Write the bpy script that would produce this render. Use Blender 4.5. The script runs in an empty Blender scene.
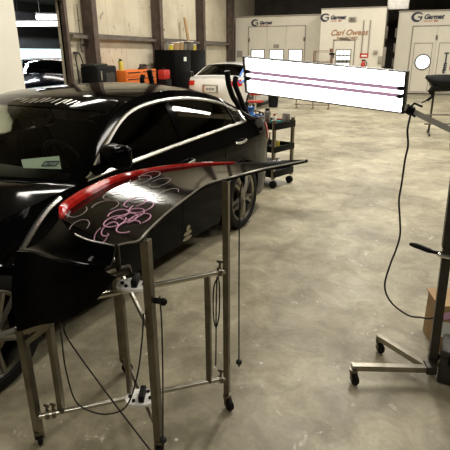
import bpy, bmesh, math, random
from mathutils import Vector, Matrix, Euler
random.seed(4)
PI = math.pi
R = math.radians
scene = bpy.context.scene
COL = scene.collection

# ------------------------------------------------------------------ camera
cam_d = bpy.data.cameras.new('camera')
cam = bpy.data.objects.new('camera', cam_d)
COL.objects.link(cam)
cam.location = (0, 0, 1.70)
cam.rotation_euler = (Matrix.Rotation(R(19), 3, 'Z') @ Matrix.Rotation(R(90 - 19.8), 3, 'X') @ Matrix.Rotation(-0.0057, 3, 'Z')).to_euler()
cam_d.sensor_width = 36
cam_d.lens = 475 / 450 * 36
cam_d.clip_start = 0.05
scene.camera = cam

# ------------------------------------------------------------------ world, exposure
world = bpy.data.worlds.new('world')
scene.world = world
world.use_nodes = True
world.node_tree.nodes['Background'].inputs[0].default_value = (0.62, 0.95, 0.95, 1)
world.node_tree.nodes['Background'].inputs[1].default_value = 2.2
scene.view_settings.view_transform = 'Standard'
scene.view_settings.look = 'None'
scene.view_settings.gamma = 1
scene.view_settings.exposure = 0.0

# ------------------------------------------------------------------ lights (ceiling strips of the hall, and added ones)
def area(name, loc, sx, sy, power, color=(1, 0.95, 0.85), rot=(0, 0, 0)):
    l = bpy.data.lights.new(name, 'AREA')
    l.shape = 'RECTANGLE'; l.size = sx; l.size_y = sy
    l.energy = power; l.color = color
    o = bpy.data.objects.new(name, l); COL.objects.link(o)
    o.location = loc; o.rotation_euler = rot
    return o
for (x, y, p) in ((-4.6, 18.0, 225), (-0.4, 18.0, 225), (3.6, 18.0, 225),
                  (-4.6, 12.5, 200), (-0.4, 12.5, 190), (3.6, 12.5, 190),
                  (-5.2, 7.0, 150), (-0.4, 7.0, 240), (3.6, 7.0, 240), (-3.5, 0.5, 45), (2.0, 1.0, 60), (0.0, -2.6, 90)):  # last one, behind the camera, added to brighten the stand plates
    area('ceiling_or_added_strip_light', (x, y, 5.55), 0.35, 2.4, p)
area('lid_highlight_light', (-6.35, 8.85, 4.62), 0.16, 0.36, 5, rot=(0, R(-50), 0))   # added lamp, aimed to put a highlight on the boot lid

area('bay_strip_light', (-14.0, 15.2, 3.95), 0.3, 3.0, 160, color=(0.85, 0.92, 1.0))
# ------------------------------------------------------------------ materials
def mat(name, c, rough=0.5, metal=0.0, var=0.15, scale=6.0, bump=0.0, coat=0.0, spec=0.5, c2=None, det=5):
    m = bpy.data.materials.new(name); m.use_nodes = True
    nt = m.node_tree; b = nt.nodes['Principled BSDF']
    tc = nt.nodes.new('ShaderNodeTexCoord')
    nz = nt.nodes.new('ShaderNodeTexNoise'); nz.inputs['Scale'].default_value = scale; nz.inputs['Detail'].default_value = det
    nt.links.new(tc.outputs['Object'], nz.inputs['Vector'])
    rp = nt.nodes.new('ShaderNodeValToRGB')
    a = c2 if c2 else tuple(v * (1 - var) for v in c)
    rp.color_ramp.elements[0].color = (*a, 1); rp.color_ramp.elements[0].position = 0.35
    rp.color_ramp.elements[1].color = (*c, 1); rp.color_ramp.elements[1].position = 0.62
    nt.links.new(nz.outputs['Fac'], rp.inputs['Fac'])
    nt.links.new(rp.outputs['Color'], b.inputs['Base Color'])
    b.inputs['Roughness'].default_value = rough
    b.inputs['Metallic'].default_value = metal
    b.inputs['Coat Weight'].default_value = coat
    b.inputs['Coat Roughness'].default_value = 0.03
    b.inputs['Specular IOR Level'].default_value = spec
    if bump:
        bp = nt.nodes.new('ShaderNodeBump'); bp.inputs['Strength'].default_value = bump
        nt.links.new(nz.outputs['Fac'], bp.inputs['Height'])
        nt.links.new(bp.outputs['Normal'], b.inputs['Normal'])
    return m

def emit(name, c, s):
    m = bpy.data.materials.new(name); m.use_nodes = True
    b = m.node_tree.nodes['Principled BSDF']
    b.inputs['Base Color'].default_value = (*c, 1)
    b.inputs['Emission Color'].default_value = (*c, 1)
    b.inputs['Emission Strength'].default_value = s
    return m

def glass(name, tint, rough=0.01):
    m = bpy.data.materials.new(name); m.use_nodes = True
    nt = m.node_tree
    for n in list(nt.nodes):
        if n.type != 'OUTPUT_MATERIAL': nt.nodes.remove(n)
    out = [n for n in nt.nodes if n.type == 'OUTPUT_MATERIAL'][0]
    tr = nt.nodes.new('ShaderNodeBsdfTransparent'); tr.inputs[0].default_value = (*tint, 1)
    gl = nt.nodes.new('ShaderNodeBsdfGlossy'); gl.inputs['Roughness'].default_value = rough
    fr = nt.nodes.new('ShaderNodeFresnel'); fr.inputs[0].default_value = 1.33
    mx = nt.nodes.new('ShaderNodeMixShader')
    nt.links.new(fr.outputs[0], mx.inputs[0]); nt.links.new(tr.outputs[0], mx.inputs[1]); nt.links.new(gl.outputs[0], mx.inputs[2])
    nt.links.new(mx.outputs[0], out.inputs[0])
    return m

def concrete():
    m = bpy.data.materials.new('sealed_concrete'); m.use_nodes = True
    nt = m.node_tree; b = nt.nodes['Principled BSDF']; N = nt.nodes.new; Lk = nt.links.new
    tc = N('ShaderNodeTexCoord')
    def noise(s, d=8, r=0.6, dist=0.0):
        n = N('ShaderNodeTexNoise'); n.inputs['Scale'].default_value = s; n.inputs['Detail'].default_value = d
        n.inputs['Roughness'].default_value = r; n.inputs['Distortion'].default_value = dist
        Lk(tc.outputs['Object'], n.inputs['Vector']); return n
    def ramp(src, p0, p1, c0, c1):
        r = N('ShaderNodeValToRGB'); e = r.color_ramp.elements
        e[0].position = p0; e[1].position = p1; e[0].color = (*c0, 1); e[1].color = (*c1, 1)
        Lk(src, r.inputs['Fac']); return r
    def mix(mode, fac, a, bb):
        x = N('ShaderNodeMix'); x.data_type = 'RGBA'; x.blend_type = mode
        if isinstance(fac, float): x.inputs[0].default_value = fac
        else: Lk(fac, x.inputs[0])
        Lk(a, x.inputs[6])
        if isinstance(bb, tuple): x.inputs[7].default_value = (*bb, 1)
        else: Lk(bb, x.inputs[7])
        return x.outputs[2]
    big = ramp(noise(0.9, 6, 0.55, 0.4).outputs['Fac'], 0.34, 0.68, (0.235, 0.207, 0.140), (0.49, 0.443, 0.320))
    mid = ramp(noise(4.2, 9, 0.65, 0.8).outputs['Fac'], 0.36, 0.66, (0.52, 0.50, 0.45), (1.12, 1.12, 1.10))
    c = mix('MULTIPLY', 0.75, big.outputs[0], mid.outputs[0])
    fine = ramp(noise(38, 4, 0.6).outputs['Fac'], 0.35, 0.7, (0.82, 0.82, 0.82), (1.1, 1.1, 1.1))
    c = mix('MULTIPLY', 0.6, c, fine.outputs[0])
    # pale dried splashes
    sp = ramp(noise(5.5, 12, 0.78, 1.2).outputs['Fac'], 0.60, 0.645, (0, 0, 0), (0.75, 0.75, 0.75))
    c = mix('MIX', sp.outputs[0], c, (0.62, 0.58, 0.47))
    # white sanding specks
    vo = N('ShaderNodeTexVoronoi'); vo.inputs['Scale'].default_value = 9; Lk(tc.outputs['Object'], vo.inputs['Vector'])
    vr = ramp(vo.outputs['Distance'], 0.06, 0.10, (1, 1, 1), (0, 0, 0))
    vm = ramp(noise(1.7, 3).outputs['Fac'], 0.46, 0.56, (0, 0, 0), (0.9, 0.9, 0.9))
    f = mix('MULTIPLY', 1.0, vr.outputs[0], vm.outputs[0])
    c = mix('MIX', f, c, (0.70, 0.68, 0.62))
    Lk(c, b.inputs['Base Color'])
    rr = ramp(noise(2.5, 6, 0.6).outputs['Fac'], 0.3, 0.7, (0.38, 0.38, 0.38), (0.58, 0.58, 0.58))
    Lk(rr.outputs[0], b.inputs['Roughness'])
    b.inputs['Specular IOR Level'].default_value = 0.38
    bp = N('ShaderNodeBump'); bp.inputs['Strength'].default_value = 0.06
    Lk(noise(30, 4).outputs['Fac'], bp.inputs['Height']); Lk(bp.outputs[0], b.inputs['Normal'])
    return m

def wall_mat():
    m = mat('insulated_wall', (0.60, 0.54, 0.41), 0.75, c2=(0.50, 0.44, 0.32), scale=1.4, bump=0.05)
    nt = m.node_tree; b = nt.nodes['Principled BSDF']; N = nt.nodes.new; Lk = nt.links.new
    base = b.inputs['Base Color'].links[0].from_socket
    tc = N('ShaderNodeTexCoord')
    n = N('ShaderNodeTexNoise'); n.inputs['Scale'].default_value = 2.6; n.inputs['Detail'].default_value = 9; n.inputs['Distortion'].default_value = 2.0
    Lk(tc.outputs['Object'], n.inputs['Vector'])
    r = N('ShaderNodeValToRGB'); e = r.color_ramp.elements
    e[0].position = 0.655; e[1].position = 0.69; e[0].color = (0, 0, 0, 1); e[1].color = (0.8, 0.8, 0.8, 1)
    Lk(n.outputs['Fac'], r.inputs['Fac'])
    x = N('ShaderNodeMix'); x.data_type = 'RGBA'; Lk(r.outputs[0], x.inputs[0]); Lk(base, x.inputs[6]); x.inputs[7].default_value = (0.20, 0.16, 0.11, 1)
    # sheet seams every 0.93 m
    sx = N('ShaderNodeSeparateXYZ'); Lk(tc.outputs['Object'], sx.inputs[0])
    mo = N('ShaderNodeMath'); mo.operation = 'FLOORED_MODULO'; Lk(sx.outputs[1], mo.inputs[0]); mo.inputs[1].default_value = 0.93
    lt = N('ShaderNodeMath'); lt.operation = 'LESS_THAN'; Lk(mo.outputs[0], lt.inputs[0]); lt.inputs[1].default_value = 0.022
    y = N('ShaderNodeMix'); y.data_type = 'RGBA'; Lk(lt.outputs[0], y.inputs[0]); Lk(x.outputs[2], y.inputs[6]); y.inputs[7].default_value = (0.42, 0.37, 0.28, 1)
    Lk(y.outputs[2], b.inputs['Base Color'])
    return m

M = {}
M['floor'] = concrete()
M['wall'] = wall_mat()
M['white_wall'] = mat('white_painted_board', (0.80, 0.77, 0.68), 0.6, scale=2, var=0.04)
M['ceiling'] = mat('dark_roof_deck', (0.42, 0.40, 0.35), 0.8, scale=3, var=0.2)
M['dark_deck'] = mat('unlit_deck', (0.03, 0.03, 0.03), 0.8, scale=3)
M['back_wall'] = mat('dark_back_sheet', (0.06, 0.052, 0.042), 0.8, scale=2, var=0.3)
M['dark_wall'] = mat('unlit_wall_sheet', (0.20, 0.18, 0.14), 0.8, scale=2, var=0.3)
M['bay_door'] = mat('blue_grey_roller_door', (0.40, 0.43, 0.50), 0.6, scale=3)
M['steel_brown'] = mat('red_oxide_steel', (0.115, 0.080, 0.062), 0.6, scale=5, var=0.4)
M['girt'] = mat('girt_steel', (0.16, 0.135, 0.11), 0.6, scale=4, var=0.4)
M['booth'] = mat('booth_white_enamel', (0.66, 0.62, 0.52), 0.35, scale=2, var=0.05)
M['booth_seam'] = mat('booth_seam', (0.30, 0.27, 0.22), 0.5, scale=4)
M['navy'] = mat('logo_navy', (0.025, 0.025, 0.05), 0.5, scale=9)
M['logo_red'] = mat('logo_red', (0.50, 0.10, 0.06), 0.5, scale=9)
M['script_brown'] = mat('script_brown', (0.36, 0.17, 0.07), 0.5, scale=9)
M['black_paint'] = mat('black_car_paint', (0.002, 0.002, 0.0023), 0.06, spec=0.05, scale=3, var=0.2)
M['black_plastic'] = mat('black_plastic', (0.006, 0.006, 0.006), 0.5, spec=0.15, scale=12)
M['rubber'] = mat('rubber', (0.008, 0.008, 0.0075), 0.7, spec=0.2, scale=20, bump=0.1)
M['cord'] = mat('cord_black', (0.010, 0.010, 0.010), 0.6, scale=60)
M['black_panel'] = mat('black_panel_lacquer', (0.004, 0.004, 0.004), 0.07, spec=0.5, scale=3, var=0.2)
M['cloth'] = mat('seat_leather', (0.008, 0.0075, 0.007), 0.6, spec=0.2, scale=15)
M['chrome'] = mat('chrome', (0.92, 0.91, 0.86), 0.22, 1.0, scale=4, var=0.05)
M['rim'] = mat('alloy_rim', (0.30, 0.285, 0.25), 0.28, 1.0, scale=6, var=0.15)
M['steel'] = mat('bare_tube_steel', (0.22, 0.20, 0.155), 0.36, 1.0, scale=14, var=0.3)
M['arm_grey'] = mat('light_grey_arm', (0.55, 0.53, 0.47), 0.4, 0.2, scale=14, var=0.1)
M['steel_mid'] = mat('dull_tube_steel', (0.36, 0.335, 0.275), 0.32, 1.0, scale=14, var=0.25)
M['steel_bright'] = mat('zinc_tube', (0.62, 0.59, 0.51), 0.28, 1.0, scale=14, var=0.2)
M['steel_dark'] = mat('dark_painted_tube', (0.045, 0.040, 0.030), 0.45, 0.4, scale=14, var=0.3)
M['white_plate'] = mat('white_plastic_plate', (0.93, 0.91, 0.86), 0.45, scale=8, var=0.05)
M['red_lens'] = mat('red_lens', (0.72, 0.020, 0.016), 0.14, coat=1.0, scale=40, var=0.35)
M['red'] = mat('red_paint', (0.50, 0.03, 0.02), 0.4, scale=8)
M['orange'] = mat('orange_enamel', (0.72, 0.16, 0.02), 0.4, scale=5, var=0.12)
M['pink'] = mat('pink_marker', (0.70, 0.36, 0.52), 0.6, scale=40, var=0.1)
M['pale'] = mat('pale_marker', (0.46, 0.36, 0.35), 0.6, scale=40, var=0.1)
M['pale_edge'] = mat('edge_highlight_grey', (0.50, 0.48, 0.44), 0.3, 0.6, scale=25, var=0.3)  # pale colour stands in for the highlight on the lid edge
M['white_paint'] = mat('white_car_paint', (0.80, 0.79, 0.74), 0.2, coat=1.0, scale=3, var=0.03)
M['blue_paint'] = mat('dark_blue_car_paint', (0.008, 0.010, 0.022), 0.12, spec=0.4, scale=3, var=0.2)
M['blue_tape'] = mat('blue_masking_tape', (0.06, 0.20, 0.62), 0.6, scale=20)
M['blue'] = mat('blue_plastic', (0.03, 0.22, 0.72), 0.35, scale=10)
M['teal'] = mat('teal_foam', (0.02, 0.22, 0.20), 0.7, scale=20)
M['yellow'] = mat('yellow_plastic', (0.66, 0.52, 0.06), 0.5, scale=10)
M['tin'] = mat('tin_can', (0.55, 0.53, 0.48), 0.3, 0.9, scale=10)
M['card'] = mat('corrugated_card', (0.42, 0.27, 0.13), 0.8, scale=9, var=0.15)
M['paper'] = mat('white_paper', (0.78, 0.80, 0.72), 0.7, scale=20, var=0.03)
M['mint_paper'] = mat('mint_paper', (0.66, 0.78, 0.66), 0.7, scale=20, var=0.03)
M['pink_paper'] = mat('pink_paper', (0.72, 0.42, 0.60), 0.7, scale=20, var=0.04)
M['plate_ink'] = mat('plate_ink', (0.05, 0.06, 0.14), 0.6, scale=20)
M['grey_case'] = mat('grey_tool_case', (0.045, 0.043, 0.036), 0.5, spec=0.2, scale=12, var=0.25)
M['cabinet'] = mat('black_cabinet', (0.003, 0.003, 0.003), 0.5, spec=0.05, scale=6)
M['beige'] = mat('matte_beige', (0.34, 0.30, 0.20), 0.6, scale=30)
M['brown_wire'] = mat('brown_wire', (0.22, 0.11, 0.07), 0.5, 0.3, scale=10)
M['tube_white'] = emit('lamp_tube_glow', (1.0, 0.97, 0.93), 9.0)
M['lamp_gap'] = emit('lilac_gap_glow', (0.62, 0.38, 0.58), 0.36)  # gaps between the lamp bands, given a faint glow of their own
M['shop_tube'] = emit('shop_tube_glow', (1.0, 0.94, 0.90), 7.0)
M['lit_pane'] = emit('booth_lit_pane', (0.88, 0.97, 1.0), 1.6)
M['glass_clear'] = glass('windshield_glass', (0.80, 0.84, 0.76))
M['glass_dark'] = glass('tinted_glass', (0.07, 0.07, 0.06))
M['outdoor'] = mat('outdoor_gravel', (0.4, 0.4, 0.38), 0.9, scale=3)

# ------------------------------------------------------------------ mesh helpers
def box(bm, c, s, rot=None, bev=0.0):
    mtx = Matrix.Translation(c) @ (rot.to_4x4() if rot else Matrix.Identity(4)) @ Matrix.Diagonal((*s, 1))
    r = bmesh.ops.create_cube(bm, size=1, matrix=mtx)
    if bev:
        es = list({e for v in r['verts'] for e in v.link_edges})
        bmesh.ops.bevel(bm, geom=es, offset=bev, segments=2, affect='EDGES', profile=0.5)

def cyl(bm, p0, p1, r0, r1=None, seg=20):
    p0, p1 = Vector(p0), Vector(p1); d = p1 - p0
    m = Matrix.Translation((p0 + p1) / 2) @ d.to_track_quat('Z', 'Y').to_matrix().to_4x4()
    bmesh.ops.create_cone(bm, cap_ends=True, segments=seg, radius1=r0, radius2=r0 if r1 is None else r1, depth=d.length, matrix=m)

def ball(bm, c, r, sc=(1, 1, 1), seg=16):
    bmesh.ops.create_uvsphere(bm, u_segments=seg, v_segments=max(6, seg // 2), radius=r, matrix=Matrix.Translation(c) @ Matrix.Diagonal((*sc, 1)))

def smooth_path(pts, n=6, closed=False):
    P = [Vector(p) for p in pts]; out = []; L = len(P)
    rng = range(L) if closed else range(L - 1)
    for i in rng:
        if closed: a, b, c, d = P[(i - 1) % L], P[i], P[(i + 1) % L], P[(i + 2) % L]
        else: a, b, c, d = P[max(i - 1, 0)], P[i], P[i + 1], P[min(i + 2, L - 1)]
        for k in range(n):
            t = k / n
            out.append(0.5 * ((2 * b) + (c - a) * t + (2 * a - 5 * b + 4 * c - d) * t * t + (3 * b - a - 3 * c + d) * t ** 3))
    if not closed: out.append(P[-1])
    return out

def tube(bm, pts, r, seg=8, closed=False, square=False):
    P = [Vector(p) for p in pts]; n = len(P); rings = []
    if square: seg = 4
    up = None
    for i in range(n):
        if closed: t = P[(i + 1) % n] - P[i - 1]
        else: t = P[min(i + 1, n - 1)] - P[max(i - 1, 0)]
        t.normalize()
        if up is None:
            up = Vector((0, 0, 1)) if abs(t.z) < 0.9 else Vector((0, 1, 0))
        s = t.cross(up).normalized(); up = s.cross(t).normalized()
        rad = r[i] if isinstance(r, (list, tuple)) else r
        off = PI / 4 if square else 0
        k = math.sqrt(2) if square else 1
        rings.append([bm.verts.new(P[i] + (s * math.cos(2 * PI * j / seg + off) + up * math.sin(2 * PI * j / seg + off)) * rad * k) for j in range(seg)])
    for i in range(n if closed else n - 1):
        a, b = rings[i], rings[(i + 1) % n]
        for j in range(seg): bm.faces.new((a[j], a[(j + 1) % seg], b[(j + 1) % seg], b[j]))
    if not closed:
        bm.faces.new(rings[0][::-1]); bm.faces.new(rings[-1])

def lathe(bm, prof, mtx=None, seg=32):          # prof: (radius, height) about local Z
    mtx = mtx or Matrix.Identity(4); rings = []
    for (r, h) in prof:
        if r < 1e-5: rings.append([bm.verts.new(mtx @ Vector((0, 0, h)))])
        else: rings.append([bm.verts.new(mtx @ Vector((r * math.cos(2 * PI * j / seg), r * math.sin(2 * PI * j / seg), h))) for j in range(seg)])
    for a, b in zip(rings, rings[1:]):
        for j in range(seg):
            k = (j + 1) % seg
            if len(a) == 1 and len(b) == 1: continue
            if len(a) == 1: bm.faces.new((a[0], b[k], b[j]))
            elif len(b) == 1: bm.faces.new((a[j], a[k], b[0]))
            else: bm.faces.new((a[j], a[k], b[k], b[j]))

def grid(bm, fn, us, vs, keep=None):
    V = {}
    def g(i, j):
        if (i, j) not in V: V[i, j] = bm.verts.new(fn(us[i], vs[j]))
        return V[i, j]
    for i in range(len(us) - 1):
        for j in range(len(vs) - 1):
            if keep and not keep((us[i] + us[i + 1]) / 2, (vs[j] + vs[j + 1]) / 2): continue
            bm.faces.new((g(i, j), g(i + 1, j), g(i + 1, j + 1), g(i, j + 1)))

def prism(bm, poly, mtx, h):                    # polygon in local XY, thickness h along local Z
    a = [bm.verts.new(mtx @ Vector((x, y, 0))) for x, y in poly]
    b = [bm.verts.new(mtx @ Vector((x, y, h))) for x, y in poly]
    bm.faces.new(a[::-1]); bm.faces.new(b); n = len(poly)
    for i in range(n): bm.faces.new((a[i], a[(i + 1) % n], b[(i + 1) % n], b[i]))

def solidify(bm, th):
    bmesh.ops.recalc_face_normals(bm, faces=bm.faces)
    bmesh.ops.solidify(bm, geom=list(bm.faces), thickness=th)

def lin(a, b, n): return [a + (b - a) * i / (n - 1) for i in range(n)]

MW = {}
def thing(name, label, cat, loc=(0, 0, 0), rotz=0, group=None):
    o = bpy.data.objects.new(name, None); COL.objects.link(o)
    o.empty_display_size = 0.1
    o.location = loc; o.rotation_euler = (0, 0, rotz)
    o['label'] = label; o['category'] = cat
    if group: o['group'] = group
    MW[o.name] = Matrix.Translation(loc) @ Matrix.Rotation(rotz, 4, 'Z')
    return o

def obj(name, bm, m, parent=None, smooth=True, world=False, ang=35, merge=True, label=None):
    if merge: bmesh.ops.remove_doubles(bm, verts=bm.verts, dist=1e-4)
    bmesh.ops.recalc_face_normals(bm, faces=bm.faces)
    if world and parent is not None:
        bmesh.ops.transform(bm, matrix=MW[parent.name].inverted(), verts=bm.verts)
    me = bpy.data.meshes.new(name); bm.to_mesh(me); bm.free()
    me.materials.append(M[m])
    if smooth:
        me.shade_smooth(); me.set_sharp_from_angle(angle=R(ang))
    o = bpy.data.objects.new(name, me); COL.objects.link(o)
    if parent is not None:
        o.parent = parent; MW[o.name] = MW[parent.name]
    else: MW[o.name] = Matrix.Identity(4)
    if label: o['label'] = label
    return o

def tag(o, label, cat, group=None):
    o['label'] = label; o['category'] = cat
    if group: o['group'] = group
    return o

def struct(name, bm, m, parent=None, smooth=False):
    o = obj(name, bm, m, parent, smooth)
    if parent is None: o['kind'] = 'structure'
    return o

def B(): return bmesh.new()

def text_bm(s, size, shear=0.0, bold=0.0, depth=0.003, align='CENTER', space=1.0):
    cu = bpy.data.curves.new('lettering', 'FONT'); cu.body = s; cu.size = size; cu.shear = shear
    cu.offset = bold; cu.extrude = depth; cu.align_x = align; cu.align_y = 'CENTER'; cu.space_line = space
    to = bpy.data.objects.new('lettering', cu); COL.objects.link(to)
    me = bpy.data.meshes.new_from_object(to)
    bm = bmesh.new(); bm.from_mesh(me)
    bpy.data.objects.remove(to); bpy.data.curves.remove(cu); bpy.data.meshes.remove(me)
    return bm

def dup(root, loc, rotz=None, label=None, group=None):
    r = root.copy(); COL.objects.link(r); r.location = loc
    if rotz is not None: r.rotation_euler = (0, 0, rotz)
    if label: r['label'] = label
    if group: r['group'] = group
    for ch in list(root.children):
        c = ch.copy(); COL.objects.link(c); c.parent = r
        for g in list(ch.children):
            d = g.copy(); COL.objects.link(d); d.parent = c
    return r

# ================================================================== SETTING
XW = -7.5
b = B(); box(b, (0, 8, -0.05), (38, 44, 0.1)); struct('floor', b, 'floor')
b = B(); box(b, (1.0, 9.5, 6.05), (17.6, 35, 0.1)); struct('ceiling', b, 'ceiling')
b = B()
box(b, (XW - .06, 0.25, 3), (0.12, 16.5, 6)); box(b, (XW - .06, 18.55, 3), (0.12, 16.8, 6)); box(b, (XW - .06, 9.33, 4.45), (0.12, 1.70, 3.1))
struct('wall_left', b, 'wall')
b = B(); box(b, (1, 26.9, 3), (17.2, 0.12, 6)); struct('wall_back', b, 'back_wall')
b = B(); box(b, (9.5, 9.5, 3), (0.12, 35, 6)); struct('wall_right', b, 'dark_wall')
b = B(); box(b, (1, -7.9, 3), (17.2, 0.12, 6)); struct('wall_front', b, 'dark_wall')
# white sliding door panel left of the opening
b = B(); box(b, (XW + .06, 6.55, 1.95), (0.05, 4.0, 3.9)); struct('door_1', b, 'white_wall')
# opening frame
b = B(); box(b, (XW + .03, 10.20, 2.0), (0.16, 0.10, 4.0)); struct('trim_1', b, 'steel_brown')
b = B(); box(b, (XW + .03, 9.36, 2.93), (0.14, 1.62, 0.10)); struct('trim_2', b, 'steel_brown')
# H columns
def hcol(n, y, w=0.20, d=0.30):
    b = B()
    for s in (-1, 1): box(b, (XW + .02 + d / 2 + s * d / 2, y, 3), (0.02, w, 6))
    box(b, (XW + .02 + d / 2, y, 3), (d, 0.02, 6))
    struct('trim_%d' % n, b, 'steel_brown')
for n, y in ((3, 11.05), (4, 14.80), (5, 18.55), (6, 22.2)): hcol(n, y)
# girts (Z sections running between columns)
n = 7
for z in (2.15, 4.2):
    for y0, y1 in ((10.3, 10.92), (11.18, 14.67), (14.93, 18.42), (18.68, 22.07)):
        b = B(); box(b, (XW + .09, (y0 + y1) / 2, z), (0.16, y1 - y0, 0.012)); box(b, (XW + .165, (y0 + y1) / 2, z - .035), (0.012, y1 - y0, 0.07)); box(b, (XW + .02, (y0 + y1) / 2, z + .03), (0.012, y1 - y0, 0.06))
        struct('trim_%d' % n, b, 'girt'); n += 1
# roof rafters
for y in (11.05, 14.8, 18.55, 22.2):
    b = B(); box(b, (1, y, 5.75), (16.8, 0.16, 0.4)); struct('trim_%d' % n, b, 'steel_brown'); n += 1
# neighbouring bay seen through the opening
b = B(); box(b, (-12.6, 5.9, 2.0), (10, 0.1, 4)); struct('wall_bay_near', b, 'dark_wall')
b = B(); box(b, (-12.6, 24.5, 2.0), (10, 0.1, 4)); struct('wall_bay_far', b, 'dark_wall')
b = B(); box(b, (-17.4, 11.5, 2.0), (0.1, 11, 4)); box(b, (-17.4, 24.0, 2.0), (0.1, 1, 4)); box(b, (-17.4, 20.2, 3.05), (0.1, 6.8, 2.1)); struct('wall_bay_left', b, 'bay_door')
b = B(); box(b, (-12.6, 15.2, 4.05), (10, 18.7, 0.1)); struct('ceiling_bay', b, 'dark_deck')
b = B(); box(b, (-17.2, 17.0, 2.77), (0.3, 14.6, 0.48)); struct('trim_%d' % n, b, 'dark_deck'); n += 1
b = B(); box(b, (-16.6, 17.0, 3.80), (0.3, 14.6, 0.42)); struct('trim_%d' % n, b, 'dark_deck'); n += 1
b = B(); box(b, (-22, 15, -0.06), (9, 40, 0.1)); struct('ground', b, 'outdoor')

# ================================================================== SEDAN BUILDER
#@SURF
def cr(table, x):
    T = table
    if x <= T[0][0]: return T[0][1]
    if x >= T[-1][0]: return T[-1][1]
    for i in range(len(T) - 1):
        if T[i][0] <= x <= T[i + 1][0]:
            x0, y0 = T[i]; x1, y1 = T[i + 1]; h = x1 - x0; t = (x - x0) / h
            m0 = (y1 - T[i - 1][1]) / (x1 - T[i - 1][0]) if i > 0 else (y1 - y0) / h
            m1 = (T[i + 2][1] - y0) / (T[i + 2][0] - x0) if i + 2 < len(T) else (y1 - y0) / h
            return (2*t**3-3*t*t+1)*y0 + (t**3-2*t*t+t)*h*m0 + (-2*t**3+3*t*t)*y1 + (t**3-t*t)*h*m1
TAIL = -3.84
SH_Y = [(TAIL, .68), (-3.7, .76), (-3.4, .825), (-2.9, .865), (-1.8, .875), (-.7, .87), (0, .86), (.45, .80), (.75, .68), (.92, .45)]
SH_Z = [(TAIL, .985), (-3.7, 1.025), (-3.4, 1.055), (-2.9, 1.068), (-1.8, 1.035), (-.7, .972), (0, .885), (.45, .80), (.75, .72), (.92, .64)]
MX_Y = [(TAIL, .72), (-3.7, .82), (-3.4, .885), (-2.9, .915), (-1.8, .905), (-.7, .905), (0, .915), (.45, .87), (.75, .75), (.92, .50)]
RAIL = [((-.74, .85, .98)), (-1.05, .77, 1.205), (-1.44, .69, 1.385), (-2.02, .66, 1.425), (-2.62, .665, 1.355), (-3.02, .70, 1.225), (-3.43, .745, 1.065)]
CENT = [((-.42, 0, 1.01)), (-.86, 0, 1.235), (-1.31, 0, 1.418), (-2.0, 0, 1.468), (-2.63, 0, 1.425), (-3.03, 0, 1.275), (-3.40, 0, 1.085)]
def curve(T, s):
    return tuple(cr([(i * .5, p[k]) for i, p in enumerate(T)], s) for k in range(3))
def top(s, w):
    c = curve(CENT, s); r = curve(RAIL, s); a = abs(w)
    return (c[0] + (r[0] - c[0]) * w * w, r[1] * w, c[2] + (r[2] - c[2]) * a ** 2.3)
def upper(s, v, side=1):
    r = curve(RAIL, s); x = r[0]
    q = (x, cr(SH_Y, x) - .012, cr(SH_Z, x) + .004)
    return (x, side * (q[1] + (r[1] - q[1]) * v + .035 * v * (1 - v)), q[2] + (r[2] - q[2]) * v)
def vtop(s):
    r = curve(RAIL, s); h = r[2] - cr(SH_Z, r[0])
    return max(0.02, 1 - .062 / max(h, .0625))
def low(x, v, side=1, zb=.19):
    zs = cr(SH_Z, x); z = zs + (zb - zs) * v
    h = (z - .19) / (zs - .19); ys = cr(SH_Y, x); ym = cr(MX_Y, x)
    if h > .72: t = (1 - h) / .28; y = ys + (ym - ys) * (1 - (1 - t) ** 2)
    else: t = (.72 - h) / .72; y = ym - .012 * math.sin(PI * min(1, t * 2.2)) - .05 * t ** 2
    return (x, side * y, z)
#@END
AX = (0.0, -2.91); WR = .335; AR = .385
def zbot(x):
    for a in AX:
        if abs(x - a) < AR: return .33 + math.sqrt(max(0, AR * AR - (x - a) ** 2))
    return .19 if -2.6 < x < -.3 else .22

def make_wheel(parent, x, side, label=None):
    c = Matrix.Translation((x, side * .80, WR)) @ Matrix.Rotation(-side * PI / 2, 4, 'X')
    b = B()                               # rim: barrel, lip and five split spokes
    lathe(b, [(.245, -.10), (.215, -.09), (.205, .02), (.225, .085), (.245, .100), (.252, .095), (.252, .085)], c, 40)
    for k in range(5):
        a = 2 * PI * k / 5 + .3
        for d in (-.17, .17):
            p0 = Vector((.035 * math.cos(a), .035 * math.sin(a), .085)); p1 = Vector((.235 * math.cos(a + d), .235 * math.sin(a + d), .075))
            tube(b, [c @ p0, c @ ((p0 + p1) / 2 + Vector((0, 0, .008))), c @ p1], [.028, .020, .022], 6)
    lathe(b, [(0, .105), (.04, .103), (.062, .09), (.065, .05)], c, 24)
    w = obj('wheel', b, 'rim', parent, label=label)
    b = B()
    lathe(b, [(.248, .088), (.262, .104), (.30, .108), (.325, .095), (.335, .07), (.335, -.08), (.32, -.10), (.25, -.10)], c, 48)
    obj('tire', b, 'rubber', w)
    b = B(); lathe(b, [(0, .03), (.15, .03), (.155, .02), (.155, -.0), (0, -.0)], c, 28); obj('brake_disc', b, 'steel', w)
    return w

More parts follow.
